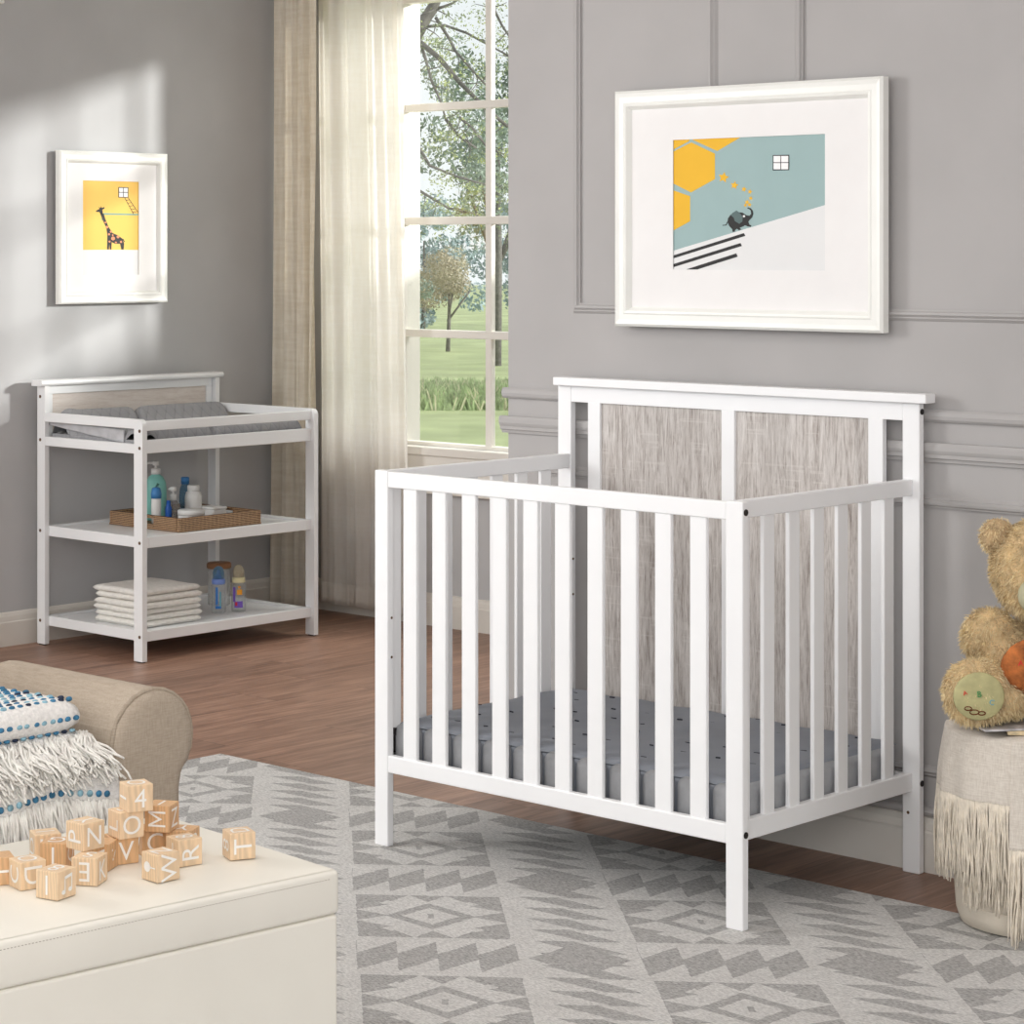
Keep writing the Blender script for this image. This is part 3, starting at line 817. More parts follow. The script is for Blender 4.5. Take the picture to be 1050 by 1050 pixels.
def clip01(pl):
    def cl(pts, ax, val, keep):
        o = []
        for i in range(len(pts)):
            a, b = pts[i - 1], pts[i]; ia, ib = keep(a[ax]), keep(b[ax])
            if ia != ib:
                t = (val - a[ax]) / (b[ax] - a[ax]); o.append((a[0] + t * (b[0] - a[0]), a[1] + t * (b[1] - a[1])))
            if ib: o.append(b)
        return o
    for ax in (0, 1):
        pl = cl(pl, ax, 0, lambda c: c >= 0)
        if pl: pl = cl(pl, ax, 1, lambda c: c <= 1)
    return pl
def E(x, y):            # pixels of the elephant print (zoomed) -> 0..1
    u = (x - 37) / 966; top = 80 - 32 * u; bot = 905 + 7 * u
    return (u, (bot - y) / (bot - top))
def EP(*p): return [E(*q) for q in p]
def star(x, y, r):
    return [E(x + (r if k % 2 == 0 else r * .48) * math.sin(PI * k / 5 + .2), y - (r if k % 2 == 0 else r * .48) * math.cos(PI * k / 5 + .2)) for k in range(10)]
def wpanes(E_, x0, y0, x1, y1, g):
    xm, ym = (x0 + x1) / 2, (y0 + y1) / 2
    return [[E_(a, c), E_(bb, c), E_(bb, d), E_(a, d)] for a, bb in ((x0 + g, xm - g / 2), (xm + g / 2, x1 - g)) for c, d in ((y0 + g, ym - g / 2), (ym + g / 2, y1 - g))]
hexes = [clip01(EP((155, 95), (310, 168), (310, 330), (152, 415), (-10, 335), (-10, 175))),
         clip01(EP((325, 152), (165, 80), (165, -80), (480, -80), (480, 62))),
         clip01(EP((-10, 385), (147, 438), (147, 598), (-10, 680))), clip01(EP((-10, 60), (150, 60), (140, 88), (37, 140), (-10, 160)))]
eleph = [EP((392, 600), (395, 580), (412, 556), (450, 540), (488, 544), (512, 560), (532, 564), (543, 552), (540, 530), (528, 520), (518, 519), (522, 511), (540, 516), (554, 532), (557, 552), (550, 574), (532, 592), (525, 602), (532, 620), (545, 626), (540, 635), (520, 631), (505, 624), (492, 632), (470, 640), (480, 651), (466, 656), (452, 646), (441, 655), (438, 666), (424, 666), (423, 650), (402, 628)),
         EP((392, 598), (380, 620), (360, 622), (360, 627), (384, 625), (396, 605))]
LARGE = ('teal_print', [('snow_slope', 'pale_print', [clip01(EP((20, 789), (1010, 494), (1010, 930), (20, 930)))]),
    ('hexagons', 'yellow_print', hexes),
    ('stars', 'yellow_print', [star(366, 320, 36), star(436, 370, 27), star(497, 395, 18), star(535, 411, 16), star(540, 453, 15), star(517, 478, 17), star(506, 497, 13), star(532, 494, 15)]),
    ('stripes', 'black', [EP((37, 815), (497, 674), (506, 692), (37, 834)), EP((37, 870), (475, 737), (484, 756), (37, 890)), EP((120, 905), (448, 803), (457, 824), (195, 905))]),
    ('elephant', 'black', eleph),
    ('elephant_ear', 'ear_print', [EP((412, 560), (425, 545), (450, 530), (470, 545), (490, 570), (488, 600), (468, 615), (440, 598), (432, 575))]),
    ('elephant_eye', 'white_print', [EP(*[(498 + 7 * math.cos(a), 567 + 7 * math.sin(a)) for a in [k * PI / 5 for k in range(10)]])]),
    ('window_outline', 'black', [EP((680, 180), (781, 178), (781, 275), (680, 277))]),
    ('window_panes', 'white_print', wpanes(E, 680, 180, 781, 275, 5))])
picture('framed_picture', 'large white framed print of a black elephant and yellow stars above the crib', lambda u, v, d: Vector((-3.683 + u, YP - d, 1.147 + v)), .755, .553, .045,
        (.169, .134, .597, .434), LARGE, .026, (0, -1, 0))
def G(x, y): return ((x - 217) / 335, (828 - y) / 566)
def GP(*p): return [G(*q) for q in p]
gir = [GP((320, 455), (343, 460), (352, 490), (372, 540), (395, 575), (430, 590), (455, 610), (465, 640), (462, 675), (448, 675), (440, 640), (410, 640), (390, 630), (388, 675), (379, 675), (376, 640), (373, 675), (362, 675), (364, 590), (358, 545), (335, 495)),
       GP((294, 448), (300, 440), (318, 430), (312, 420), (325, 424), (325, 414), (332, 424), (348, 419), (345, 430), (335, 435), (338, 462), (322, 462), (318, 450)), GP((455, 612), (466, 630), (470, 628), (458, 608))]
spots = [disc(*G(x, y), r / 335, r / 566, 10) for x, y, r in ((361, 540, 8), (386, 567, 7), (374, 583, 7), (428, 598, 9), (398, 608, 12), (446, 628, 7), (377, 627, 6), (415, 632, 6), (396, 588, 5), (352, 512, 5))]
lad = [GP((466, 360), (470, 360), (524, 458), (520, 458)), GP((487, 360), (491, 360), (550, 446), (550, 452))] + [GP((x, y), (x + 26, y - 4), (x + 26, y - 1), (x, y + 3)) for x, y in ((474, 375), (484, 392), (494, 410), (505, 430), (515, 447))]
SMALL = ('orange_print', [('ground', 'pale_print', [clip01(GP((210, 677), (560, 677), (560, 840), (210, 840)))]),
    ('leash', 'line_teal', [GP((340, 455), (552, 457), (552, 466), (340, 466)), GP((328, 460), (340, 462), (335, 498), (329, 498), (333, 470))]),
    ('ladder', 'black', lad), ('giraffe', 'black', gir), ('giraffe_spots', 'peach_print', spots),
    ('window_outline', 'black', [GP((430, 297), (490, 297), (490, 360), (430, 360))]), ('window_panes', 'white_print', wpanes(G, 430, 297, 490, 360, 4))])
# the left wall is seen along +y: u runs with y
picture('framed_picture', 'small white framed print of a black giraffe above the changing table', lambda u, v, d: Vector((-6.718 + d, 4.987 + u, 1.143 + v)), .47, .525, .042,
        (.106, .098, .349, .424), SMALL, .026, (1, 0, 0))
t = thing('picture_frame', (XL, 4.70, 2.152), 'corner of a white wall frame at the top left edge', 'picture')
MB().box(XL + .001, XL + .02, 4.45, 4.775, 2.152, 2.5, .003).build('frame', M['frame'], t)

# ============================================================ RUG
rug = MB().box(-4.848, -1.1, 1.3, 4.128, .0005, .007, .002).build('area_rug', M['rug'])
tag(rug, 'grey and cream kilim rug under the crib with zigzag diamonds', 'rug')

# ============================================================ OTTOMAN
OC = Vector((-2.523, 2.372, 0)); TH = R(6)
def OM(): return Matrix.Translation(OC) @ Matrix.Rotation(-TH, 4, 'Z')
ott = thing('ottoman', (OC.x - .2, OC.y - .5, .007), 'cream leather storage ottoman with toy blocks on top', 'ottoman')
MB().box(-.453, -.001, -1.0, -.003, .007, .3735, .005, 3, OM()).build('body', M['leather'], ott)
b = MB(); bb = bmesh.new()
OW, OL = .456, 1.004
def lid(u, v):
    x = -OW + .007 + (OW - .014) * u; y = -OL + .007 + (OL - .014) * v
    r = .02
    # round the plan corners
    cx = min(max(x, -OW + r), -r); cy = min(max(y, -OL + r), -r)
    dx, dy = x - cx, y - cy; L = math.hypot(dx, dy)
    if L > r: x = cx + dx / L * r; y = cy + dy / L * r
    e = min(-x, x + OW, -y, y + OL)
    z = .4372 + .005 * (1 - math.exp(-e / .06))
    return OM() @ Vector((x, y, z))
b.grid(lid, 60, 100)
b.box(-OW, 0, -OL, 0, .374, .4372, .0075, 4, OM())
b.build('lid', M['leather'], ott, smooth=True)
b = MB()
for k in range(190):
    y = -.02 - k * .0052
    b.box(-.0006, .0004, y - .0018, y + .0008, .4262, .4270, 0, 1, OM())
    b.box(-.0145, -.0137, y - .0018, y + .0008, .4374, .4382, 0, 1, OM())
b.build('stitching', M['stitch'], ott)

# ============================================================ BLOCKS
def glyph(ch):
    cu = bpy.data.curves.new('g', 'FONT'); cu.body = ch; cu.size = 1; cu.align_x = 'CENTER'; cu.align_y = 'CENTER'; cu.resolution_u = 4; cu.offset = 0
    o = bpy.data.objects.new('g', cu); COL.objects.link(o)
    dg = bpy.context.evaluated_depsgraph_get(); me = bpy.data.meshes.new_from_object(o.evaluated_get(dg))
    vs = [v.co.copy() for v in me.vertices]; fs = [tuple(p.vertices) for p in me.polygons]
    bpy.data.objects.remove(o); bpy.data.curves.remove(cu); bpy.data.meshes.remove(me)
    x0, x1 = min(v.x for v in vs), max(v.x for v in vs); y0, y1 = min(v.y for v in vs), max(v.y for v in vs)
    k = 1 / (y1 - y0); cx, cy = (x0 + x1) / 2, (y0 + y1) / 2
    return [((v.x - cx) * k, (v.y - cy) * k) for v in vs], fs
def shape(polys):
    vs, fs = [], []
    for pl in polys:
        fs.append(tuple(range(len(vs), len(vs) + len(pl)))); vs += pl
    return vs, fs
GL = {}
def get_glyph(ch):
    if ch in GL: return GL[ch]
    if ch == 'balloon': g = shape([disc(0, .2, .28, .28, 18), [(-.035, -.5), (.035, -.5), (.035, -.02), (-.035, -.02)], [(-.09, -.12), (.09, -.12), (0, .0)]])
    elif ch == 'note': g = shape([disc(-.27, -.38, .15, .12, 12), disc(.25, -.3, .15, .12, 12), [(-.19, -.38), (-.12, -.38), (-.12, .40), (-.19, .36)], [(.33, -.3), (.40, -.3), (.40, .5), (.33, .46)], [(-.19, .25), (.40, .36), (.40, .52), (-.19, .41)]])
    elif ch == 'I': g = shape([[(-.065, -.5), (.065, -.5), (.065, .5), (-.065, .5)]])
    elif ch == 'M': g = shape([[(-.42, -.5), (-.31, -.5), (-.31, .5), (-.42, .5)], [(.31, -.5), (.42, -.5), (.42, .5), (.31, .5)], [(-.31, .5), (-.31, .28), (0, -.32), (0, -.08)], [(.31, .5), (0, -.08), (0, -.32), (.31, .28)]])
    elif ch == 'speck': g = shape([disc(-.2, .3, .07, .07, 8), disc(.15, .1, .06, .06, 8), disc(-.1, -.2, .08, .08, 8), [(-.03, -.1), (.2, .25), (.25, .2), (.05, -.12)]])
    else: g = glyph(ch)
    GL[ch] = g; return g
BS = .0385
rgt = Vector((.735, .678, 0)); fwd = Vector((-.678, .735, 0))
def toy_block(corner, alpha, level, left, right, top, label, mat='block_pale'):
    """corner: nearest bottom corner; left/right/top = (glyph, quarter turns)"""
    a = R(alpha); dL = (-rgt * math.cos(a) + fwd * math.sin(a)).normalized(); dR = (rgt * math.sin(a) + fwd * math.cos(a)).normalized()
    z0 = .4425 + (level - 1) * (BS + .0003)
    C = Vector((corner[0], corner[1], z0))
    ctr = C + (dL + dR) * BS / 2
    t = thing('toy_block', ctr, label, 'toy block', 'wooden alphabet blocks')
    ang = math.atan2(dR.y, dR.x)
    mt = Matrix.Translation(ctr) @ Matrix.Rotation(ang, 4, 'Z')
    h = BS / 2
    MB().box(-h, h, -h, h, 0, BS, .0012, 2, mt).build('cube', M[mat], t)
    def put(face, ox, oy, nrm, g):
        if not g: return
        ch, rot = g; vs, fs = get_glyph(ch); k = .0265; ca, sa = math.cos(rot * PI / 2), math.sin(rot * PI / 2)
        b = MB(); nv = [b.bm.verts.new(face + ox * ((x * ca - y * sa) * k) + oy * ((x * sa + y * ca) * k) + nrm * .00035) for x, y in vs]
        for f in fs:
            try: b.bm.faces.new([nv[i] for i in f])
            except ValueError: pass
        b.build('letter', M['letter_white'], t, fixn=False)
    up = Vector((0, 0, 1))
    put(C + dL * h + up * h, -dL, up, -dR, left)
    put(C + dR * h + up * h, dR, up, -dL, right)
    put(C + (dL + dR) * h + up * BS, dR, dL, up, top)
blocks = [
 ((-2.762, 2.152), 60, 1, ('C', 1), ('V', 0), None, 'wooden block with a white V on front, base of the tallest stack', 'block_warm'),
 ((-2.749, 2.153), 54.8, 2, ('L', 1), ('O', 0), ('F', 1), 'wooden block with L and O, directly under the block showing 4', 'block_pale'),
 ((-2.740, 2.160), 62.8, 3, ('I', 1), ('4', 0), ('O', 1), 'wooden block showing a white 4, topmost of the pile', 'block_pale'),
 ((-2.773, 2.213), 63.4, 1, ('V', 0), ('C', 0), None, 'wooden block showing a C, below the block with an M', 'block_warm'),
 ((-2.730, 2.228), 13.9, 2, ('M', 1), ('Z', 0), ('I', 1), 'wooden block with a sideways M and a Z, right of the block showing 4', 'block_warm'),
 ((-2.716, 2.256), 13, 1, ('S', 1), ('B', 0), ('Y', 1), 'wooden block lying behind the block marked R, mostly hidden', 'block_warm'),
 ((-2.732, 2.076), 40.6, 2, ('P', 1), ('N', 0), ('Y', 1), 'wooden block showing P and N, raised on the left part of the pile', 'block_pale'),
 ((-2.741, 2.127), 12, 1, ('A', 1), ('speck', 0), None, 'warm toned wooden block under the block showing P and N', 'block_warm'),
 ((-2.685, 2.208), 54.3, 1, ('J', 0), ('R', 1), ('8', 1), 'wooden block with a tilted R, between the W and T blocks', 'block_pale'),
 ((-2.640, 2.134), 45.7, 1, ('balloon', 1), ('W', 1), ('Z', 1), 'wooden block with a balloon and a W, nearest the front edge on the right', 'block_pale'),
 ((-2.661, 2.284), 66.3, 1, ('8', 1), ('T', 1), ('D', 1), 'wooden block with a sideways T, standing alone at the far right', 'block_pale'),
 ((-2.689, 2.067), 12.3, 1, ('E', 2), ('K', 0), ('S', 1), 'wooden block showing a reversed E, in front of the P and N block', 'block_pale'),
 ((-2.668, 1.984), 29.9, 1, ('I', 0), ('note', 0), ('8', 1), 'wooden block with an I bar and music notes, nearest the viewer', 'block_pale'),
 ((-2.747, 1.980), 54, 1, ('C', 1), ('D', 3), ('O', 1), 'wooden block with C and D, left of the music note block', 'block_pale'),
 ((-2.800, 1.962), 68, 1, ('A', 0), ('I', 1), None, 'wooden block cut off by the left edge of the photo', 'block_warm'),
 ((-2.791, 2.090), 8.3, 1, ('I', 0), ('Q', 0), ('G', 1), 'wooden block with an upright I, behind the C and D block', 'block_warm'),
 ((-2.862, 2.088), 67.4, 1, ('D', 1), ('H', 0), ('I', 1), 'wooden block farthest back on the left, partly hidden by its neighbours', 'block_pale'),
]
for bl in blocks: toy_block(*bl)

# ============================================================ SOFA
sofa = thing('sofa', (-3.45, 1.8, .007), 'taupe upholstered sofa with rolled arm behind the ottoman', 'sofa')
def arm_prof(off=0.0):
    pts = [(2.549, .007), (2.549, .44), (2.553, .462), (2.560, .476)]
    for k in range(0, 15):
        a = R(-31 + k * 14.9); pts.append((2.497 + .083 * math.cos(a), .526 + .083 * math.sin(a)))
    pts += [(2.413, .50), (2.410, .007)]
    if off:
        cy, cz = 2.49, .35
        pts = [(y + (off if y < cy else -off), z - (off if z > .5 else 0)) for y, z in pts]
    return pts
def arm(dy, mirror):
    f = (lambda x: (lambda y, z: Vector((x, (4.00 - y) + dy if mirror else y + dy, z))))
    pr = arm_prof()
    a = MB().prism(pr, f(-3.50), (.392, 0, 0)).build('arm', M['sofa'], sofa)
    b = MB()
    # bulging front panel
    n = len(pr); cy, cz = 2.485, .33
    rows = []
    for s, x in ((1, -3.110), (.985, -3.103), (.93, -3.096), (.8, -3.093), (.5, -3.092)):
        rows.append([b.bm.verts.new(f(x)(cy + (y - cy) * s, cz + (z - cz) * (1 - (1 - s) * .35))) for y, z in pr])
    for p, q in zip(rows, rows[1:]):
        for i in range(n): b.bm.faces.new((p[i], p[(i + 1) % n], q[(i + 1) % n], q[i]))
    b.bm.faces.new(rows[-1]); b.build('arm_front', M['sofa'], sofa, smooth=True)
    MB().tube([f(-3.104)(y, z) for y, z in arm_prof(.001)], .0042, 6).build('piping', M['sofa_pipe'], sofa, smooth=True)
arm(0, False); arm(-1.62, True)
MB().box(-3.52, -3.13, .3, 2.409, .06, .33, .012).build('base', M['sofa'], sofa)
MB().box(-3.50, -3.112, .34, 2.406, .331, .452, .022, 4).build('seat_cushion', M['sofa'], sofa, smooth=True)
MB().box(-3.74, -3.56, .16, 2.38, .06, .76, .05, 5).build('backrest', M['sofa'], sofa, smooth=True)
for x in (-3.66, -3.16):
    for y in (.34, 2.46): MB().cyl((x, y, .034), .022, .054, 'z', 16, .026).build('leg', M['lidwood'], sofa)

# woven blanket on the sofa
bl = thing('throw_blanket', (-3.25, 2.1, .455), 'folded white and blue woven throw with long fringe on the sofa', 'blanket')
FX, FY1b = -3.135, 2.375
def foldp(z0, z1, x0, x1, y0, y1, wav=.003, seed=0):
    b = MB()
    hz = (z1 - z0) / 2; zm = (z0 + z1) / 2
    def fn(u, v):
        y = y0 + (y1 - y0) * v
        end = 1 - .4 * max(0, (v - .975) / .025) ** 2
        if u < .4: x, z = x0 + (x1 - hz - x0) * (u / .4), zm + hz * end
        elif u < .6:
            a = PI / 2 - (u - .4) / .2 * PI; x, z = x1 - hz + hz * math.cos(a), zm + hz * end * math.sin(a)
        else: x, z = x1 - hz - (x1 - hz - x0) * ((u - .6) / .4), zm - hz * end
        w = wav * mnoise.noise(Vector((x * 9, y * 9, z * 12 + seed)))
        return Vector((x + w, y + w, z + w * .6))
    b.grid(fn, 60, 60); return b
bo = foldp(.552, .603, -3.44, FX, 1.2, FY1b).build('upper_fold', M['blanket'], bl, smooth=True, solid=.004)
foldp(.503, .550, -3.44, FX + .004, 1.2, FY1b + .012, .004, 4).build('middle_fold', M['blanket'], bl, smooth=True, solid=.004)
foldp(.458, .501, -3.42, FX + .03, 1.2, FY1b + .024, .004, 9).build('lower_fold', M['blanket'], bl, smooth=True, solid=.004)
rnd = random.Random(21)
db = MB()
rows = [(-3.143, .6005, 0), (-3.129, .571, 1), (-3.134, .5545, 1)]
def dot(x, y, z, rr=(.0042, .0062, .0042)):
    db.mi = rnd.choice([0, 1, 1, 2, 2]); db.ell((x, y, z), rr, None, 8, 6)
y = 1.75
while y < FY1b - .008:
    dot(-3.152, y, .6035); dot(-3.1335, y + rnd.uniform(-.002, .002), .576); dot(-3.143, y, .5545, (.004, .006, .003))
    y += .0158
for k in range(13):
    x = -3.168 - k * .0165; y = 1.75 + (k % 2) * .008
    while y < FY1b - .012 - k * .002:
        if rnd.random() < .93: dot(x + rnd.uniform(-.003, .003), y, .6045, (.0045, .0065, .0038))
        y += .0165
db.build('blue_tufts', [M['blue1'], M['blue2'], M['blue3']], bl, smooth=True)
# lower band of cloth hanging over the seat edge, with its row of dots
def apron(u, v):
    y = 1.6 + (2.408 - 1.6) * u
    x = -3.112 + .046 * math.sin(v * PI / 2) + .005 * math.sin(y * 38) * v
    z = .528 - .066 * v + .004 * math.sin(y * 20)
    return Vector((x, y, z - (.012 * max(0, u - .85) / .15)))
MB().grid(apron, 60, 10).build('hanging_edge', M['blanket'], bl, smooth=True, solid=.005)
db = MB(); y = 1.75
while y < 2.385:
    p = apron((y - 1.6) / .808, .82); db.mi = 0 if rnd.random() < .65 else 1
    db.ell(p + Vector((.0045, 0, 0)), (.0038, .0058, .0055), None, 8, 6); y += .0168
db.build('edge_tufts', [M['blue2'], M['blue3']], bl, smooth=True)
def strands(mb, n, start, end, r0, r1, wob, seed, steps=5, seg=4):
    rn = random.Random(seed)
    for i in range(n):
        t = (i + rn.random()) / n
        A = Vector(start(t, rn)); B = Vector(end(t, rn)); pts = []
        ph, ph2 = rn.uniform(0, 6), rn.uniform(0, 6)
        for k in range(steps + 1):
            f = k / steps; p = A.lerp(B, f)
            w = wob * math.sin(f * PI * .9)
            pts.append(p + Vector((w * math.sin(ph + 4 * f), w * math.cos(ph2 + 5 * f), w * .5 * math.sin(ph2 + 3 * f))))
        mb.tube(pts, [r0 + (r1 - r0) * k / steps for k in range(steps + 1)], seg)
b = MB()
strands(b, 950, lambda t, r: (-3.135 + r.uniform(-.012, .006), 1.7 + .70 * t, .545 + r.uniform(-.02, .008)),
        lambda t, r: (-3.058 + r.uniform(-.03, .016), 1.7 + .695 * t + r.uniform(-.035, .02), .500 + r.uniform(-.022, .02)), .0029, .0018, .010, 31)
b.build('upper_fringe', M['fringe_white'], bl, smooth=True)
b = MB()
def hb(t, r):
    k = round(t * 34) / 34.0
    p = apron(min(1, max(0, k + (t - k) * .9)), 1.0); return (p.x + r.uniform(-.003, .004), p.y, p.z + r.uniform(-.002, .004))
def he(t, r):
    k = round(t * 34) / 34.0
    return (-3.050 + r.uniform(-.010, .022), 1.6 + .815 * (k + (t - k) * 1.2) + r.uniform(-.008, .008), .345 + r.uniform(-.02, .02))
strands(b, 780, hb, he, .0027, .0016, .007, 33, 5)
b.build('lower_fringe', M['fringe_white'], bl, smooth=True)

# ============================================================ BASKET, THROW, BEAR
bc = Vector((-2.46, 4.165, 0)); bz = .007
def BP(r, f, z): return Vector((bc.x, bc.y, 0)) + rgt * r - fwd * f + Vector((0, 0, z))   # r right of centre, f towards viewer
bk = thing('storage_basket', (bc.x, bc.y, bz), 'cream canvas basket beneath the fringed throw and teddy bear', 'basket')
b = MB(); b.lathe((bc.x, bc.y, bz), [(.12, 0), (.135, .006), (.143, .03), (.150, .12), (.155, .25), (.158, .375), (.150, .381), (.02, .382)], 48)
b.build('body', M['basket_cloth'], bk, smooth=True)
b = MB(); b.tube([BP(.145 * math.sin(a), .145 * math.cos(a), bz + .05) + Vector((0, 0, 0)) for a in [R(-70 + 2 * k) for k in range(50)]], .0015, 5)
b.build('seam', M['fringe'], bk)
for k, (a0, w) in enumerate(((-20, 3), (-16, 2), (-13, 2))):
    b = MB(); b.grid(lambda u, v: BP(.1505 * math.sin(R(a0 + w * u)), .1505 * math.cos(R(a0 + w * u)), bz + .068 + .006 * v), 4, 1); b.build('printed_mark', M['black'], bk, solid=.0005)
th = thing('fringed_throw', (bc.x, bc.y, .392), 'cream fringed throw draped over the canvas basket under the teddy bear', 'blanket')
def drape(a0, a1, zb, flare, seed, rbase=.163):
    def fn(u, v):
        a = R(a0 + (a1 - a0) * u)
        if v < .25:
            k = v / .25; r = .03 + (rbase - .03) * k; z = .3955 + .003 * math.sin(9 * a + 5 * k) * k
            if k > .9: z -= .004 * (k - .9) / .1
        else:
            k = (v - .25) / .75; z = .3915 + (zb - .3915) * k
            r = rbase + flare * math.sin(k * PI / 2) + .0035 * math.sin(a * 13 + seed) * k
        return BP(r * math.sin(a), r * math.cos(a), z)
    return fn
f1 = drape(-112, -12, .272, .014, 1); f2 = drape(-24, 75, .190, .020, 4, .168)
MB().grid(f1, 70, 40).build('left_fall', M['throw'], th, smooth=True, solid=.003)
MB().grid(f2, 70, 40).build('right_fall', M['throw'], th, smooth=True, solid=.003)
def fringe(name, fn, n, length, seed, rmax, drop=0):
    b = MB()
    def st(t, r): p = fn(t, 1.0); return (p.x, p.y, p.z + .002)
    def en(t, r):
        p = fn(min(1, max(0, t + r.uniform(-.012, .012))), 1.0)
        d = (Vector((p.x, p.y, 0)) - Vector((bc.x, bc.y, 0))).normalized() * r.uniform(-.006, rmax)
        z = max(.0095, p.z - length * r.uniform(.85, 1.12))
        return (p.x + d.x, p.y + d.y, z)
    strands(b, n, st, en, .0019, .0014, .0035, seed, 9, 4)
    return b.build(name, M['fringe'], th, smooth=True)
fringe('left_fringe', f1, 190, .158, 3, .006); fringe('right_fringe', f2, 210, .172, 8, .030)
f3 = drape(-62, -5, .20, .004, 2, .160)
MB().grid(lambda u, v: f3(u, .25 + .75 * v), 40, 20).build('inner_fall', M['throw'], th, smooth=True, solid=.003)
fringe('inner_fringe', f3, 110, .13, 12, .004)

# magazines under the bear
t = thing('board_book', BP(-.03, .09, .403), 'thick tan edged board book under the teddy bear', 'book')
MB().box(-.095, .12, -.06, .055, .4005, .4085, .002, 2, Matrix.Translation(BP(.03, .085, 0)) @ Matrix.Rotation(R(36), 4, 'Z')).build('pages', M['cover2'], t)
t = thing('magazine', BP(0, .05, .409), 'glossy grey magazine lying on top of the board book', 'magazine')
MB().box(-.13, .12, -.07, .07, .409, .413, .001, 1, Matrix.Translation(BP(0.0, .055, 0)) @ Matrix.Rotation(R(52), 4, 'Z')).build('cover', M['cover'], t)

bear = thing('teddy_bear', BP(.0, .0, .413), 'tan plush teddy bear with rust tummy sitting on the draped basket', 'teddy bear')
def rotz(a): return Matrix.Rotation(a, 4, 'Z')
VW = math.atan2(rgt.y, rgt.x)           # camera right direction; local x=right, y=away from viewer
def BE(c, r, tilt=0, axis='Y'):
    return (BP(*c), r, rotz(VW) @ Matrix.Rotation(tilt, 4, axis))
parts = [BE((.005, -.02, .505), (.078, .072, .095)), BE((.005, -.015, .475), (.088, .08, .062)),
         BE((.018, .02, .705), (.098, .088, .096)), BE((.015, .04, .675), (.085, .075, .07)),
         BE((-.088, .03, .575), (.050, .048, .055), .5), BE((-.062, .055, .545), (.045, .045, .045)), BE((-.03, .075, .525), (.042, .036, .04)),
         BE((.098, .03, .575), (.050, .048, .055), -.5), BE((.072, .055, .545), (.045, .045, .045)), BE((.055, .08, .52), (.042, .036, .04)),
         BE((-.065, .05, .466), (.058, .07, .048), .2), BE((-.126, .105, .478), (.064, .038, .064)), BE((-.105, .08, .468), (.055, .05, .055)),
         BE((.06, .05, .462), (.055, .07, .048)), BE((.085, .115, .455), (.055, .040, .060)), BE((.075, .09, .455), (.05, .05, .052))]
ears = [BE((-.066, .015, .765), (.036, .022, .038), -.3), BE((.078, .015, .765), (.036, .022, .038), .3)]
def remeshed(elist, vox):
    b = MB()
    for c, r, m_ in elist: b.ell(c, r, m_, 24, 16)
    me = bpy.data.meshes.new('tmp'); b.bm.to_mesh(me); b.bm.free()
    o = bpy.data.objects.new('tmp', me); COL.objects.link(o)
    md = o.modifiers.new('r', 'REMESH'); md.mode = 'VOXEL'; md.voxel_size = vox
    m2 = o.modifiers.new('s', 'SMOOTH'); m2.iterations = 8
    dg = bpy.context.evaluated_depsgraph_get(); out = bpy.data.meshes.new_from_object(o.evaluated_get(dg))
    bpy.data.objects.remove(o); return out
def furry(name, elist, mats, vox=.006, dens=1.0, ln=.009, seed=1):
    me = remeshed(elist, vox); rn = random.Random(seed)
    b = MB(); b.bm.from_mesh(me); b.bm.normal_update()
    for v in b.bm.verts:
        v.co += v.normal * .0022 * mnoise.noise(v.co * 120)
    fl = [(f.calc_center_median(), f.normal.copy()) for f in b.bm.faces]
    k = 0
    for c, n in fl:
        for _ in range(int(dens + rn.random())):
            cl = mnoise.noise_vector(c * 30)
            d = (n * 1.0 + cl * .9 + Vector((0, 0, -.55)) + Vector([rn.uniform(-.35, .35) for _ in range(3)])).normalized()
            base = c + Vector([rn.uniform(-.004, .004) for _ in range(3)]) - n * .001
            s = d.cross(Vector((rn.uniform(-1, 1), rn.uniform(-1, 1), rn.uniform(-1, 1)))).normalized() * .0011
            L = ln * rn.uniform(.6, 1.15)
            vs = [b.bm.verts.new(base - s), b.bm.verts.new(base + s), b.bm.verts.new(base + d * L * .6 + s * .5 + Vector((0, 0, -.0006))), b.bm.verts.new(base + d * L + Vector((0, 0, -.002)))]
            f = b.bm.faces.new(vs); f.material_index = 1
    return b.build(name, mats, bear, fixn=False, smooth=True)
furry('body', parts, [M['fur'], M['fur_tip']], .006, 3.2, .010, 3)
for e in ears: furry('ear', [e], [M['fur_dark'], M['fur_tip']], .006, 2.5, .007, 5)
c, r, m_ = BE((.004, .105, .662), (.050, .042, .042)); MB().ell(c, r, m_).build('muzzle', M['muzzle'], bear, smooth=True)
c, r, m_ = BE((.004, .146, .680), (.010, .006, .008)); MB().ell(c, r, m_).build('nose', M['eye'], bear, smooth=True)
for x in (.004, .062):
    c, r, m_ = BE((x, .100, .718), (.0075, .006, .0075)); MB().ell(c, r, m_, 12, 8).build('eye', M['eye'], bear, smooth=True)
c, r, m_ = BE((-.004, .108, .526), (.076, .026, .062), .0); b = MB().ell(c, r, rotz(VW) @ Matrix.Rotation(R(14), 4, 'X'), 28, 18)
for v in b.bm.verts: v.co += Vector((0, 0, .001 * math.sin(v.co.x * 300)))
b.build('tummy_patch', M['rust'], bear, smooth=True)
def mark(ch, r, f, z, h, m, rot=0.0, nm='embroidery', ty=0.0):
    vs, fs = get_glyph(ch); b = MB(); ca, sa = math.cos(rot), math.sin(rot)
    nv = []
    for x, y in vs:
        X, Z = (x * ca - y * sa) * h, (x * sa + y * ca) * h
        nv.append(b.bm.verts.new(BP(r + X, f - Z * ty, z + Z)))
    for q in fs:
        try: b.bm.faces.new([nv[i] for i in q])
        except ValueError: pass
    b.build(nm, M[m], bear, solid=.0015)
def surf_t(r, z):          # front of the tummy patch
    q = 1 - ((r + .004) / .076) ** 2 - ((z - .526) / .062) ** 2
    return .108 + .026 * math.sqrt(max(0, q)) + .002 + (.534 - z) * -.25
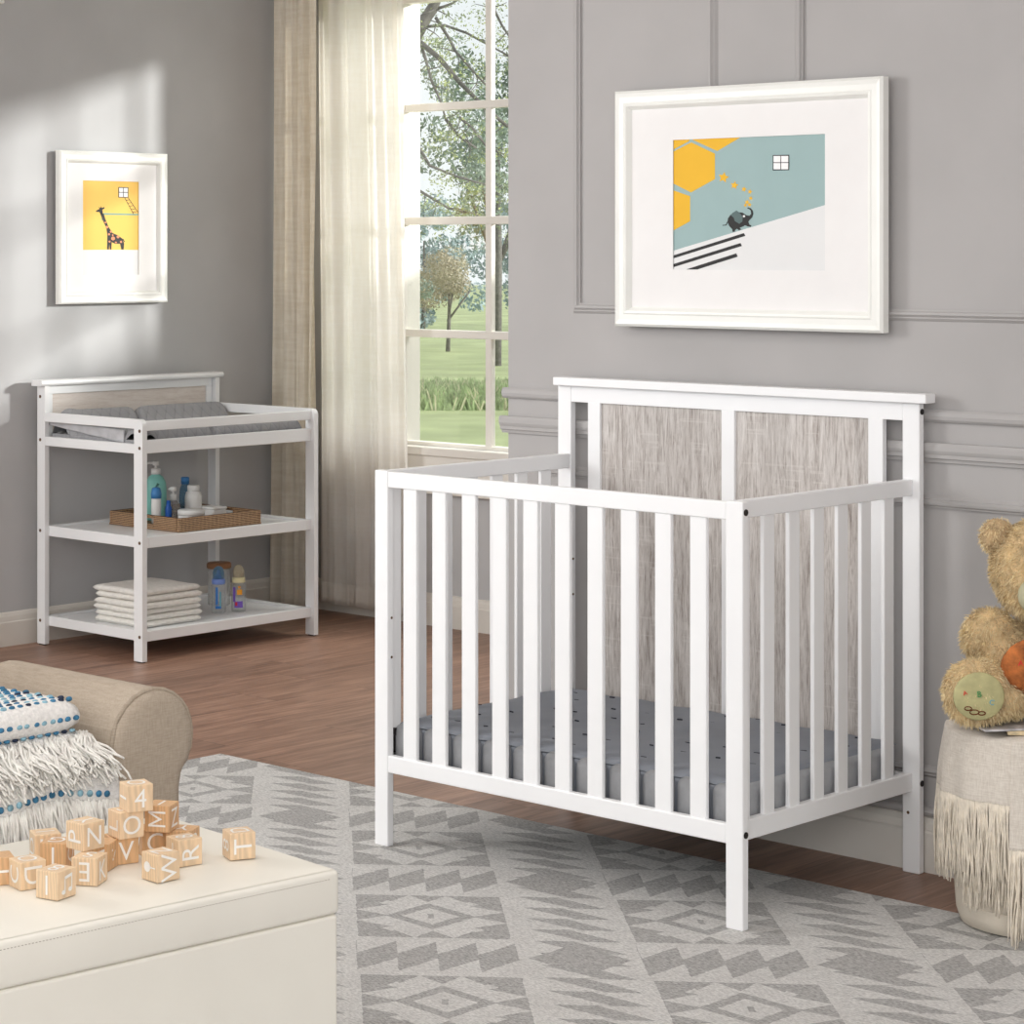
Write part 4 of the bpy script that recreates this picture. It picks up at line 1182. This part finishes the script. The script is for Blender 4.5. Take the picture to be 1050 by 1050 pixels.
mark('A', -.046, surf_t(-.046, .538), .538, .010, 'red_mark'); mark('B', -.018, surf_t(-.018, .534) + .001, .534, .010, 'green_mark')
b = MB(); ring = [(-.022 + .016 * math.cos(a), .514 + .012 * math.sin(a)) for a in [k * PI / 9 for k in range(19)]]
b.tube([BP(x, surf_t(x, z) + .001, z) for x, z in ring], .0009, 4)
ring = [(.0 + .010 * math.cos(a), .510 + .009 * math.sin(a)) for a in [k * PI / 9 for k in range(19)]]
b.tube([BP(x, surf_t(x, z) + .001, z) for x, z in ring], .0009, 4); b.build('embroidery', M['brown_mark'], bear)
for (r0, z0, f0, rx, rz) in ((-.127, .476, .139, .049, .046), (.088, .453, .148, .038, .042)):
    c, r, m_ = BE((r0, f0, z0), (rx, .009, rz)); MB().ell(c, r, m_, 28, 14).build('foot_pad', M['pad'], bear, smooth=True)
    mark('A', r0 - .028, f0 + .009, z0 + .008, .008, 'red_mark', .3); mark('B', r0 - .001, f0 + .011, z0 + .006, .011, 'green_mark', .1)
    mark('C', r0 + .023, f0 + .009, z0 - .010, .010, 'cyan_mark', -.2)
    b = MB()
    for dx, dz, s in ((-.022, -.022, .007), (-.010, -.029, .009), (.004, -.031, .007)):
        b.tube([BP(r0 + dx + s * math.cos(a), f0 + .0075 - .0 * s, z0 + dz + s * .5 * math.sin(a)) for a in [k * PI / 5 for k in range(11)]], .0011, 4)
    b.build('embroidery', M['brown_mark'], bear)

# ============================================================ OUTDOORS
GZ = -4.0
lawn = MB(); lawn.box(-260, 60, 6.6, 320, GZ - .5, GZ).build('lawn', M['grass'])
tag(bpy.data.objects['lawn'], 'green lawn outside the window', 'lawn', None, 'stuff')
V0 = Vector((-.694, .720, 0)); VR = Vector((.720, .694, 0))     # view direction through the window, and its right
def OUT(dist, side, z): return V0 * dist + VR * side + Vector((0, 0, z))
rn = random.Random(77)
b = MB()
for i in range(7000):
    d = rn.uniform(80.5, 86); s = rn.uniform(-4.5, 5); h = rn.uniform(.35, .95); b.mi = 0 if rn.random() < .8 else 1
    base = OUT(d, s, GZ); top = base + VR * rn.uniform(-.35, .35) + Vector((0, 0, h))
    w = VR * rn.uniform(.012, .035); mid = base.lerp(top, .6) + VR * rn.uniform(-.15, .15) + Vector((0, 0, .1))
    vs = [b.bm.verts.new(p) for p in (base - w, base + w, mid + w, top, mid - w)]
    f = b.bm.faces.new(vs); f.material_index = b.mi
tag(b.build('crop_row', [M['corn'], M['corn2']], None, fixn=False), 'strip of leafy crop plants between the two lawns', 'crops', None, 'stuff')
def leaf(b, p, s, rn, mi=0):
    d = Vector((rn.gauss(0, 1), rn.gauss(0, 1), rn.gauss(0, 1))).normalized(); e = d.cross(Vector((rn.gauss(0, 1), rn.gauss(0, 1), rn.gauss(0, 1)))).normalized()
    vs = [b.bm.verts.new(p - d * s), b.bm.verts.new(p + e * s * .45), b.bm.verts.new(p + d * s), b.bm.verts.new(p - e * s * .45)]
    f = b.bm.faces.new(vs); f.material_index = mi
def tree(dist, side, h, cw, mat, label, seed, n=1500, ls=.22, base=.35, trunkr=.16):
    rn = random.Random(seed); P0 = OUT(dist, side, GZ)
    t = thing('tree', P0, label, 'tree', None)
    b = MB(); b.tube([P0, P0 + Vector((.1, 0, h * .35)), P0 + Vector((0, .1, h * .7))], [trunkr, trunkr * .8, trunkr * .3], 8)
    for k in range(4):
        a = rn.uniform(0, 6); b.tube([P0 + Vector((0, 0, h * .3)), P0 + Vector((math.cos(a) * cw * .3, math.sin(a) * cw * .3, h * .6))], [trunkr * .5, trunkr * .2], 6)
    b.build('trunk', M['bark'], t, smooth=True)
    b = MB(); cl = [(rn.gauss(0, .42), rn.gauss(0, .42), rn.uniform(base, .95), rn.uniform(.14, .24)) for _ in range(22)]
    for i in range(n):
        x, y, z, r = rn.choice(cl); v = Vector((rn.gauss(0, 1), rn.gauss(0, 1), rn.gauss(0, 1))).normalized() * rn.uniform(.6, 1) * r
        leaf(b, P0 + Vector(((x * .6 + v.x) * cw, (y * .6 + v.y) * cw, (z * 1.0 + v.z * .6) * h)), ls * rn.uniform(.6, 1.2), rn)
    b.build('foliage', M[mat], t, fixn=False)
tree(112, 1.75, 15, 7.0, 'leaf_c', 'large dark tree by the window post with its trunk at the right', 1, 9000, .16, .34, .22)
tree(128, -.6, 5.4, 4.2, 'leaf_tan', 'tan leaved tree in the middle of the far lawn', 2, 6500, .09, .40, .12)
tree(119, -3.2, 5.6, 3.4, 'leaf_c', 'green tree at the left of the far lawn', 3, 6000, .09, .38, .12)
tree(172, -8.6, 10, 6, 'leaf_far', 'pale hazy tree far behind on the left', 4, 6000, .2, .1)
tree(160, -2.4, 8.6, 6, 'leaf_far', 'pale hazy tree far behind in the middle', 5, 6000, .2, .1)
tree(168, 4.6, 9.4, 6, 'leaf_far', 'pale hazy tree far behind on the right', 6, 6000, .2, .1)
tree(131, 5.4, 5.2, 4, 'leaf_c', 'small grey green tree beside the large dark tree', 8, 1600, .17, .3, .12)

# near tree with hanging branches
rn = random.Random(404); ND = 19.0
K = ND / 2472.4
def NP(u, v, dd=0):
    """point on the near tree, given as metres: u right of the view axis, v height"""
    return OUT(ND + dd, u, v)
def pix(px, py, dd=0):
    D = (ND + dd); s = (px - 470) / 2472.4 * D * .999; return OUT(D, s, 1.3233 - (py - 257.6) / 2472.4 * D)
nt = thing('tree', OUT(ND, -1.1, GZ), 'near tree with dark branches and airy leaves filling the upper window panes', 'tree')
b = MB()
b.tube([OUT(ND + .2, -1.1, GZ), OUT(ND + .1, -1.05, -1), pix(330, 250), pix(350, 130), pix(392, 70), pix(428, 32), pix(446, 2), pix(470, -60)], [.26, .2, .16, .12, .085, .055, .04, .02], 10)
brs = [[(400, 22), (428, 42), (450, 60), (470, 84), (492, 106), (520, 130)], [(428, 36), (436, 62), (442, 84), (452, 106), (456, 122)],
       [(430, 28), (455, 26), (478, 34), (500, 46), (530, 62)], [(446, 18), (460, 40), (466, 52), (480, 68), (500, 90)],
       [(440, 12), (462, 4), (484, -10)], [(498, 0), (506, 10), (514, 26), (530, 50)], [(470, 120), (484, 132), (498, 150), (520, 160)],
       [(410, 120), (440, 170), (470, 182), (500, 190)], [(400, 170), (430, 196), (460, 214), (490, 220)], [(456, 122), (470, 140), (488, 152)]]
for i, br in enumerate(brs):
    dd = rn.uniform(-.3, .3); n = len(br); r0 = .028 if i == 0 else .014
    b.tube([pix(x, y, dd * k / n) for k, (x, y) in enumerate(br)], [r0 * (1 - .6 * k / n) for k in range(n)], 6)
twigs = []
for br in brs:
    for _ in range(7):
        k = rn.randrange(len(br) - 1); f = rn.random(); x = br[k][0] * (1 - f) + br[k + 1][0] * f; y = br[k][1] * (1 - f) + br[k + 1][1] * f
        a = rn.uniform(0, 6.28); L = rn.uniform(12, 26); x2, y2 = x + L * math.cos(a), y + L * abs(math.sin(a)) * rn.choice([1, 1, -.6])
        dd = rn.uniform(-.3, .3); b.tube([pix(x, y, dd), pix((x + x2) / 2 + 2, (y + y2) / 2, dd), pix(x2, y2, dd)], [.006, .004, .002], 4); twigs.append((x, y, x2, y2))
b.build('branches', M['bark'], nt, smooth=True)
b = MB()
for i in range(210):
    if rn.random() < .55:
        x, y, x2, y2 = rn.choice(twigs); cx, cy = x2 + rn.gauss(0, 6), y2 + rn.gauss(0, 6)
    else:
        cx = rn.uniform(415, 525); cy = rn.choice([rn.uniform(-10, 100), rn.uniform(120, 245), rn.uniform(150, 245)])
    if cx < 452 and 55 < cy < 130 and rn.random() < .8: continue
    dd = rn.uniform(-.6, .8); mi = 1 if rn.random() < .3 else 0; sp = rn.uniform(3.5, 8)
    for _ in range(26):
        leaf(b, pix(cx + rn.gauss(0, sp), cy + rn.gauss(0, sp * .7), dd + rn.gauss(0, .12)), rn.uniform(.008, .017), rn, mi)
b.build('foliage', [M['leaf_a'], M['leaf_b']], nt, fixn=False)

# ============================================================ CAMERA, LIGHT, WORLD
sc = bpy.context.scene
cam = bpy.data.cameras.new('camera'); co = bpy.data.objects.new('camera', cam); COL.objects.link(co)
co.location = (0, 0, 1.3233); co.rotation_euler = (PI / 2, 0, 0.7451)
cam.sensor_width = 36; cam.lens = 36 * 2472.38 / 1050; cam.shift_y = -(525 - 257.61) / 1050; cam.clip_end = 600
sc.camera = co
def aim(o, d): o.rotation_euler = Vector(d).to_track_quat('-Z', 'Y').to_euler()
def area(name, loc, target, w, h, power, col=(1, 1, 1), spread=180):
    l = bpy.data.lights.new(name, 'AREA'); l.shape = 'RECTANGLE'; l.size = w; l.size_y = h; l.energy = power; l.color = col; l.spread = R(spread)
    o = bpy.data.objects.new(name, l); COL.objects.link(o); o.location = loc; aim(o, Vector(target) - Vector(loc)); return o
sun = bpy.data.lights.new('sun', 'SUN'); sun.energy = 4.0; sun.angle = R(4.5); sun.color = (1, .98, .96)
so = bpy.data.objects.new('sun', sun); COL.objects.link(so); so.location = (10, 14, 6); aim(so, (-1.3, -1, -.34))
area('studio_key', (-6.6, 1.0, 2.0), (-3.3, 4.2, .6), 1.1, 1.3, 70, (1, .99, .97))
area('studio_front', (.5, -.6, 2.2), (-3.4, 4.0, .5), 2.2, 1.6, 58, (1, .99, .98))
area('overhead_fill', (-2.6, 1.9, 2.70), (-2.6, 1.9, 0), 2.2, 1.6, 20, (1, .99, .97))  # added overhead fill, brightens ottoman top and rug; no visible fixture
area('sheer_fill', (-5.2, 7.6, 3.9), (-6.3, 6.0, 1.3), 2.4, 1.4, 130, (1, .98, .95))  # unseen area light added above the window view to brighten the sheer
w = bpy.data.worlds.new('world'); sc.world = w; w.use_nodes = True
bg = w.node_tree.nodes['Background']; bg.inputs[0].default_value = (.93, .97, 1.0, 1); bg.inputs[1].default_value = 1.0
sc.view_settings.view_transform = 'Standard'; sc.view_settings.look = 'None'; sc.view_settings.exposure = .08; sc.view_settings.gamma = 1
sc.view_settings.use_curve_mapping = False
